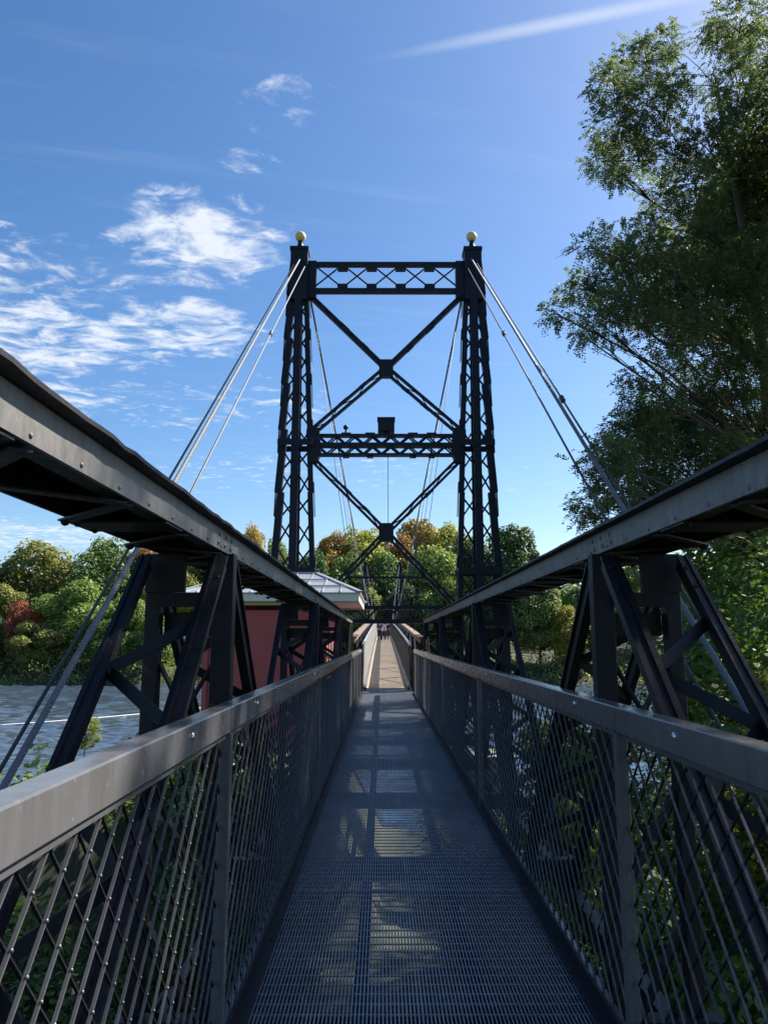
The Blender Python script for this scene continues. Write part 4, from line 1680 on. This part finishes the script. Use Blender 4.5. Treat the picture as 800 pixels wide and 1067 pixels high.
# (x, y, width scale, top z, material, label)
SHRUBS = [
    (3.6, 3.4, 1.1, -1.55, 'leaf_shrub', 'dark leafy shrub under the first right lattice panel'),
    (3.0, 6.2, 1.0, -1.9, 'leaf_shrub', 'green shrub below the second right lattice panel'),
    (4.6, 5.6, 1.2, -1.0, 'leaf_shrub', 'leafy shrub behind the nearest right truss diagonal'),
    (4.9, 8.8, 1.1, 0.5, 'leaf_shrub_yellow', 'backlit yellow green shrub beyond the right truss legs'),
    (4.6, 9.9, 1.0, -0.9, 'leaf_shrub_yellow', 'small yellowing shrub low between the right truss posts'),
    (6.9, 12.4, 1.7, 2.5, 'leaf_shrub', 'tall bushy shrub under the locust branches at the right'),
    (5.4, 1.9, 1.4, -1.4, 'leaf_shrub', 'dark shrub at the lower right corner'),
    (4.2, 12.6, 1.0, -2.4, 'leaf_shrub', 'low shrub under the middle of the right railing'),
    (7.4, 16.2, 1.6, 3.1, 'leaf_shrub', 'green shrub at the foot of the locust trunk'),
    (9.4, 18.5, 2.0, 4.2, 'leaf_shrub_yellow', 'bright shrub behind the foot of the locust trunk'),
    (9.0, 22.0, 1.6, 1.6, 'leaf_shrub', 'shoreline shrub beyond the locust trunk'),
    (11.5, 23.5, 2.2, 4.0, 'leaf_shrub', 'tallest leafy shrub behind the locust tree'),
    (6.2, 10.2, 1.2, 0.9, 'leaf_shrub', 'leafy shrub at the right frame edge under the beam'),
    (2.8, 8.4, 0.9, -2.1, 'leaf_shrub', 'dark green shrub under the deck edge before the second right truss post'),
    (2.7, 11.0, 0.85, -1.9, 'leaf_shrub_yellow', 'yellowish shrub seen through the middle of the right lattice'),
    (3.5, 14.2, 0.95, -1.6, 'leaf_shrub', 'shrub seen through the far part of the right lattice'),
    (3.7, 17.6, 1.0, -1.5, 'leaf_shrub', 'shrub below the third right truss post'),
    (5.2, 19.5, 1.2, -1.0, 'leaf_shrub_yellow', 'yellow green shrub near the right tower footing'),
    (-2.5, 3.4, 0.9, -2.0, 'leaf_shrub', 'green shrub close under the nearest left lattice panel'),
    (-3.9, 3.2, 1.1, -2.2, 'leaf_shrub', 'wide shrub out from the nearest left lattice panel'),
    (-5.6, 7.4, 1.0, -2.9, 'leaf_shrub', 'low shrub below the dark slender stay'),
    (-4.3, 9.0, 0.9, -2.9, 'leaf_shrub', 'low shrub between the stay cables and the left truss'),
    (-2.6, 2.3, 1.2, -1.75, 'leaf_shrub', 'dark shrub at the lower left corner below the lattice'),
    (-2.2, 4.4, 1.0, -2.1, 'leaf_shrub', 'shrub below the left railing post'),
    (-4.6, 5.0, 1.1, -2.1, 'leaf_shrub', 'low shrub farther out beyond the left lattice'),
    (-3.2, 7.4, 1.0, -2.5, 'leaf_shrub', 'low shrub under the left truss foot'),
    (-2.6, 10.4, 1.0, -2.6, 'leaf_shrub', 'shrub below the second left truss post'),
    (-2.9, 14.2, 1.0, -2.5, 'leaf_shrub', 'shrub in front of the red house wall'),
    (-4.1, 11.0, 0.34, -1.02, 'leaf_shrub_yellow', 'bright young sapling top beside the left truss leg'),
    (-5.3, 10.6, 0.30, -1.55, 'leaf_shrub_yellow', 'small leafy sprig beside the foot of the wire rope'),
]
for i, (x, y, w, tz, mat, lab) in enumerate(SHRUBS):
    g = ground_z(x, y) - 0.1
    h = tz - g
    sapling = w < 0.5
    tall = h > 4.0 and not sapling
    me, tm = SHR[i % 4 + (4 if tall else 0)]
    root = thing('bank_shrub', lab, 'shrub', (x, y, g), 'shrubs on the near bank')
    root.scale = (1, 1, 1) if sapling else (w, w, h / (5.6 if tall else 2.6))
    root.rotation_euler = (0, 0, rl.uniform(0, 6.28))
    if sapling:                            # a thin bare stem with one small leafy head
        m = MB()
        m.tube([(0, 0, 0), (0.05, 0.02, h * 0.5), (0, 0, h - 0.2)], [0.02, 0.014, 0.006], 6)
        tm = bpy.data.meshes.new('stems')
        tm.from_pydata(m.v, [], m.f)
        tm.materials.append(M['bark'])
    t = bpy.data.objects.new('stems', tm)
    t.parent = root
    COL.objects.link(t)
    c = bpy.data.objects.new('foliage', me)
    c.parent = root
    COL.objects.link(c)
    c.material_slots[0].link = 'OBJECT'
    c.material_slots[0].material = M[mat]
    if sapling:
        c.scale = (w * 0.55, w * 0.55, w * 0.62)
        c.location = (0, 0, h - w * 1.5)

# low ground cover on the near bank
N = 70000
cx = np.concatenate([rng.uniform(-9, -0.9, N // 2), rng.uniform(1.2, 16, N // 2)])
cy = rng.uniform(-2, 27, N)
gz = np.array([ground_z(a, b) for a, b in zip(cx, cy)])
ok = gz > -8.9
cx, cy, gz = cx[ok], cy[ok], gz[ok]
N = len(cx)
hump = 0.55 + 0.45 * np.sin(cx * 1.3 + cy * 0.7) + 0.35 * np.sin(cx * 2.7 - cy * 1.9)
cz = gz + np.maximum(hump, 0.12) * rng.uniform(0.1, 1, N)
nr = rand_dirs(N, rng) * 0.7 + np.array([0, 0, 0.9])
me = leaf_mesh('ground_cover', np.stack([cx, cy, cz], 1), np.cross(nr, rand_dirs(N, rng)), nr, rng.uniform(0.10, 0.24, N), 0.75, (M['leaf_shrub'],))
o = bpy.data.objects.new('ground_cover', me)
COL.objects.link(o)
tag(o, 'low leafy ground cover on the near bank under the bridge', 'ground cover', kind='stuff')

# ------------------------------------------------------------------ float line on the river
pts = []
for i in range(40):
    t = i / 39
    px = -160 + 460 * t
    py = 764 - 36 * t + 5 * math.sin(t * math.pi)
    d = ray_dir(px, py)
    k = (WATER + 0.06) / d.z
    pts.append((d.x * k, d.y * k, WATER + 0.12))
m = MB()
m.tube(pts, 0.055, 6)
tag(m.build('float_line', M['white_rope']), 'thin white float line strung across the river at left', 'float line')

# ------------------------------------------------------------------ people on the far span


def person(x, y, label, top_mat, leg_mat, stride, hgt=1.72, facing=1):
    root = thing('person', label, 'person', (x, y, dz(y)), 'people walking on the span')
    k = hgt / 1.72
    J = {'pelvis': (0, 0, .93), 'waist': (0, 0, 1.10), 'chest': (0, 0.01, 1.32), 'neck': (0, 0.01, 1.47), 'head': (0, 0.03, 1.57), 'crown': (0, 0.03, 1.67)}
    E = [('pelvis', 'waist'), ('waist', 'chest'), ('chest', 'neck'), ('neck', 'head'), ('head', 'crown')]
    RAD = {'pelvis': .14, 'waist': .125, 'chest': .15, 'neck': .055, 'head': .095, 'crown': .07}
    for s, nm in ((-1, 'a'), (1, 'b')):
        st = stride * s
        J.update({'hip' + nm: (s * .09, 0, .88), 'knee' + nm: (s * .10, st * .5 + .03, .49), 'ankle' + nm: (s * .10, st * .95, .09), 'toe' + nm: (s * .11, st * .95 + .14, .04),
                  'sh' + nm: (s * .18, 0, 1.40), 'elbow' + nm: (s * .23, -st * .35, 1.12), 'wrist' + nm: (s * .22, -st * .6 + .08, .89), 'hand' + nm: (s * .21, -st * .6 + .12, .81)})
        E += [('pelvis', 'hip' + nm), ('hip' + nm, 'knee' + nm), ('knee' + nm, 'ankle' + nm), ('ankle' + nm, 'toe' + nm), ('chest', 'sh' + nm), ('sh' + nm, 'elbow' + nm), ('elbow' + nm, 'wrist' + nm), ('wrist' + nm, 'hand' + nm)]
        RAD.update({'hip' + nm: .095, 'knee' + nm: .06, 'ankle' + nm: .042, 'toe' + nm: .035, 'sh' + nm: .06, 'elbow' + nm: .042, 'wrist' + nm: .03, 'hand' + nm: .035})

    def skin(name, names, mat, grow):
        names = [n for n in J if n in names]
        ix = {n: i for i, n in enumerate(names)}
        me = bpy.data.meshes.new(name)
        me.from_pydata([Vector(J[n]) * k for n in names], [(ix[a], ix[b]) for a, b in E if a in ix and b in ix], [])
        o = bpy.data.objects.new(name, me)
        COL.objects.link(o)
        o.parent = root
        md = o.modifiers.new('skin', 'SKIN')
        for n in names:
            v = me.skin_vertices[0].data[ix[n]]
            v.radius = (RAD[n] * k * grow, RAD[n] * k * grow * (0.72 if n in ('pelvis', 'waist', 'chest') else 1))
        me.skin_vertices[0].data[0].use_root = True
        sb_ = o.modifiers.new('sub', 'SUBSURF')
        sb_.levels = sb_.render_levels = 1
        me.materials.append(mat)
        return o
    skin('body', list(J), M['skin'], 1.0)
    skin('top', ['pelvis', 'waist', 'chest', 'sha', 'shb', 'elbowa', 'elbowb'], top_mat, 1.18)
    skin('trousers', ['pelvis', 'hipa', 'hipb', 'kneea', 'kneeb', 'anklea', 'ankleb'], leg_mat, 1.2)
    hm = MB()
    hm.lathe([(0.0, -0.02), (0.085, -0.02), (0.112, 0.03), (0.10, 0.09), (0.06, 0.125), (0.0, 0.135)], (0, (0.03 - 0.02 * facing) * k, 1.60 * k), sides=12)
    hm.build('hair', M['hair'], root)
    if facing < 0:
        root.rotation_euler = (0, 0, math.pi)
    return root


person(-0.20, 66.0, 'person in dark clothes walking on the left of the far span', M['cloth_navy'], M['cloth_dark'], 0.26, 1.76, -1)
person(0.10, 67.2, 'person in a pale lilac top walking between two others on the span', M['cloth_lilac'], M['cloth_navy'], 0.2, 1.62, -1)
person(0.42, 69.0, 'person in dark top walking on the right of the far span', M['cloth_dark'], M['cloth_navy'], -0.24, 1.72, 1)
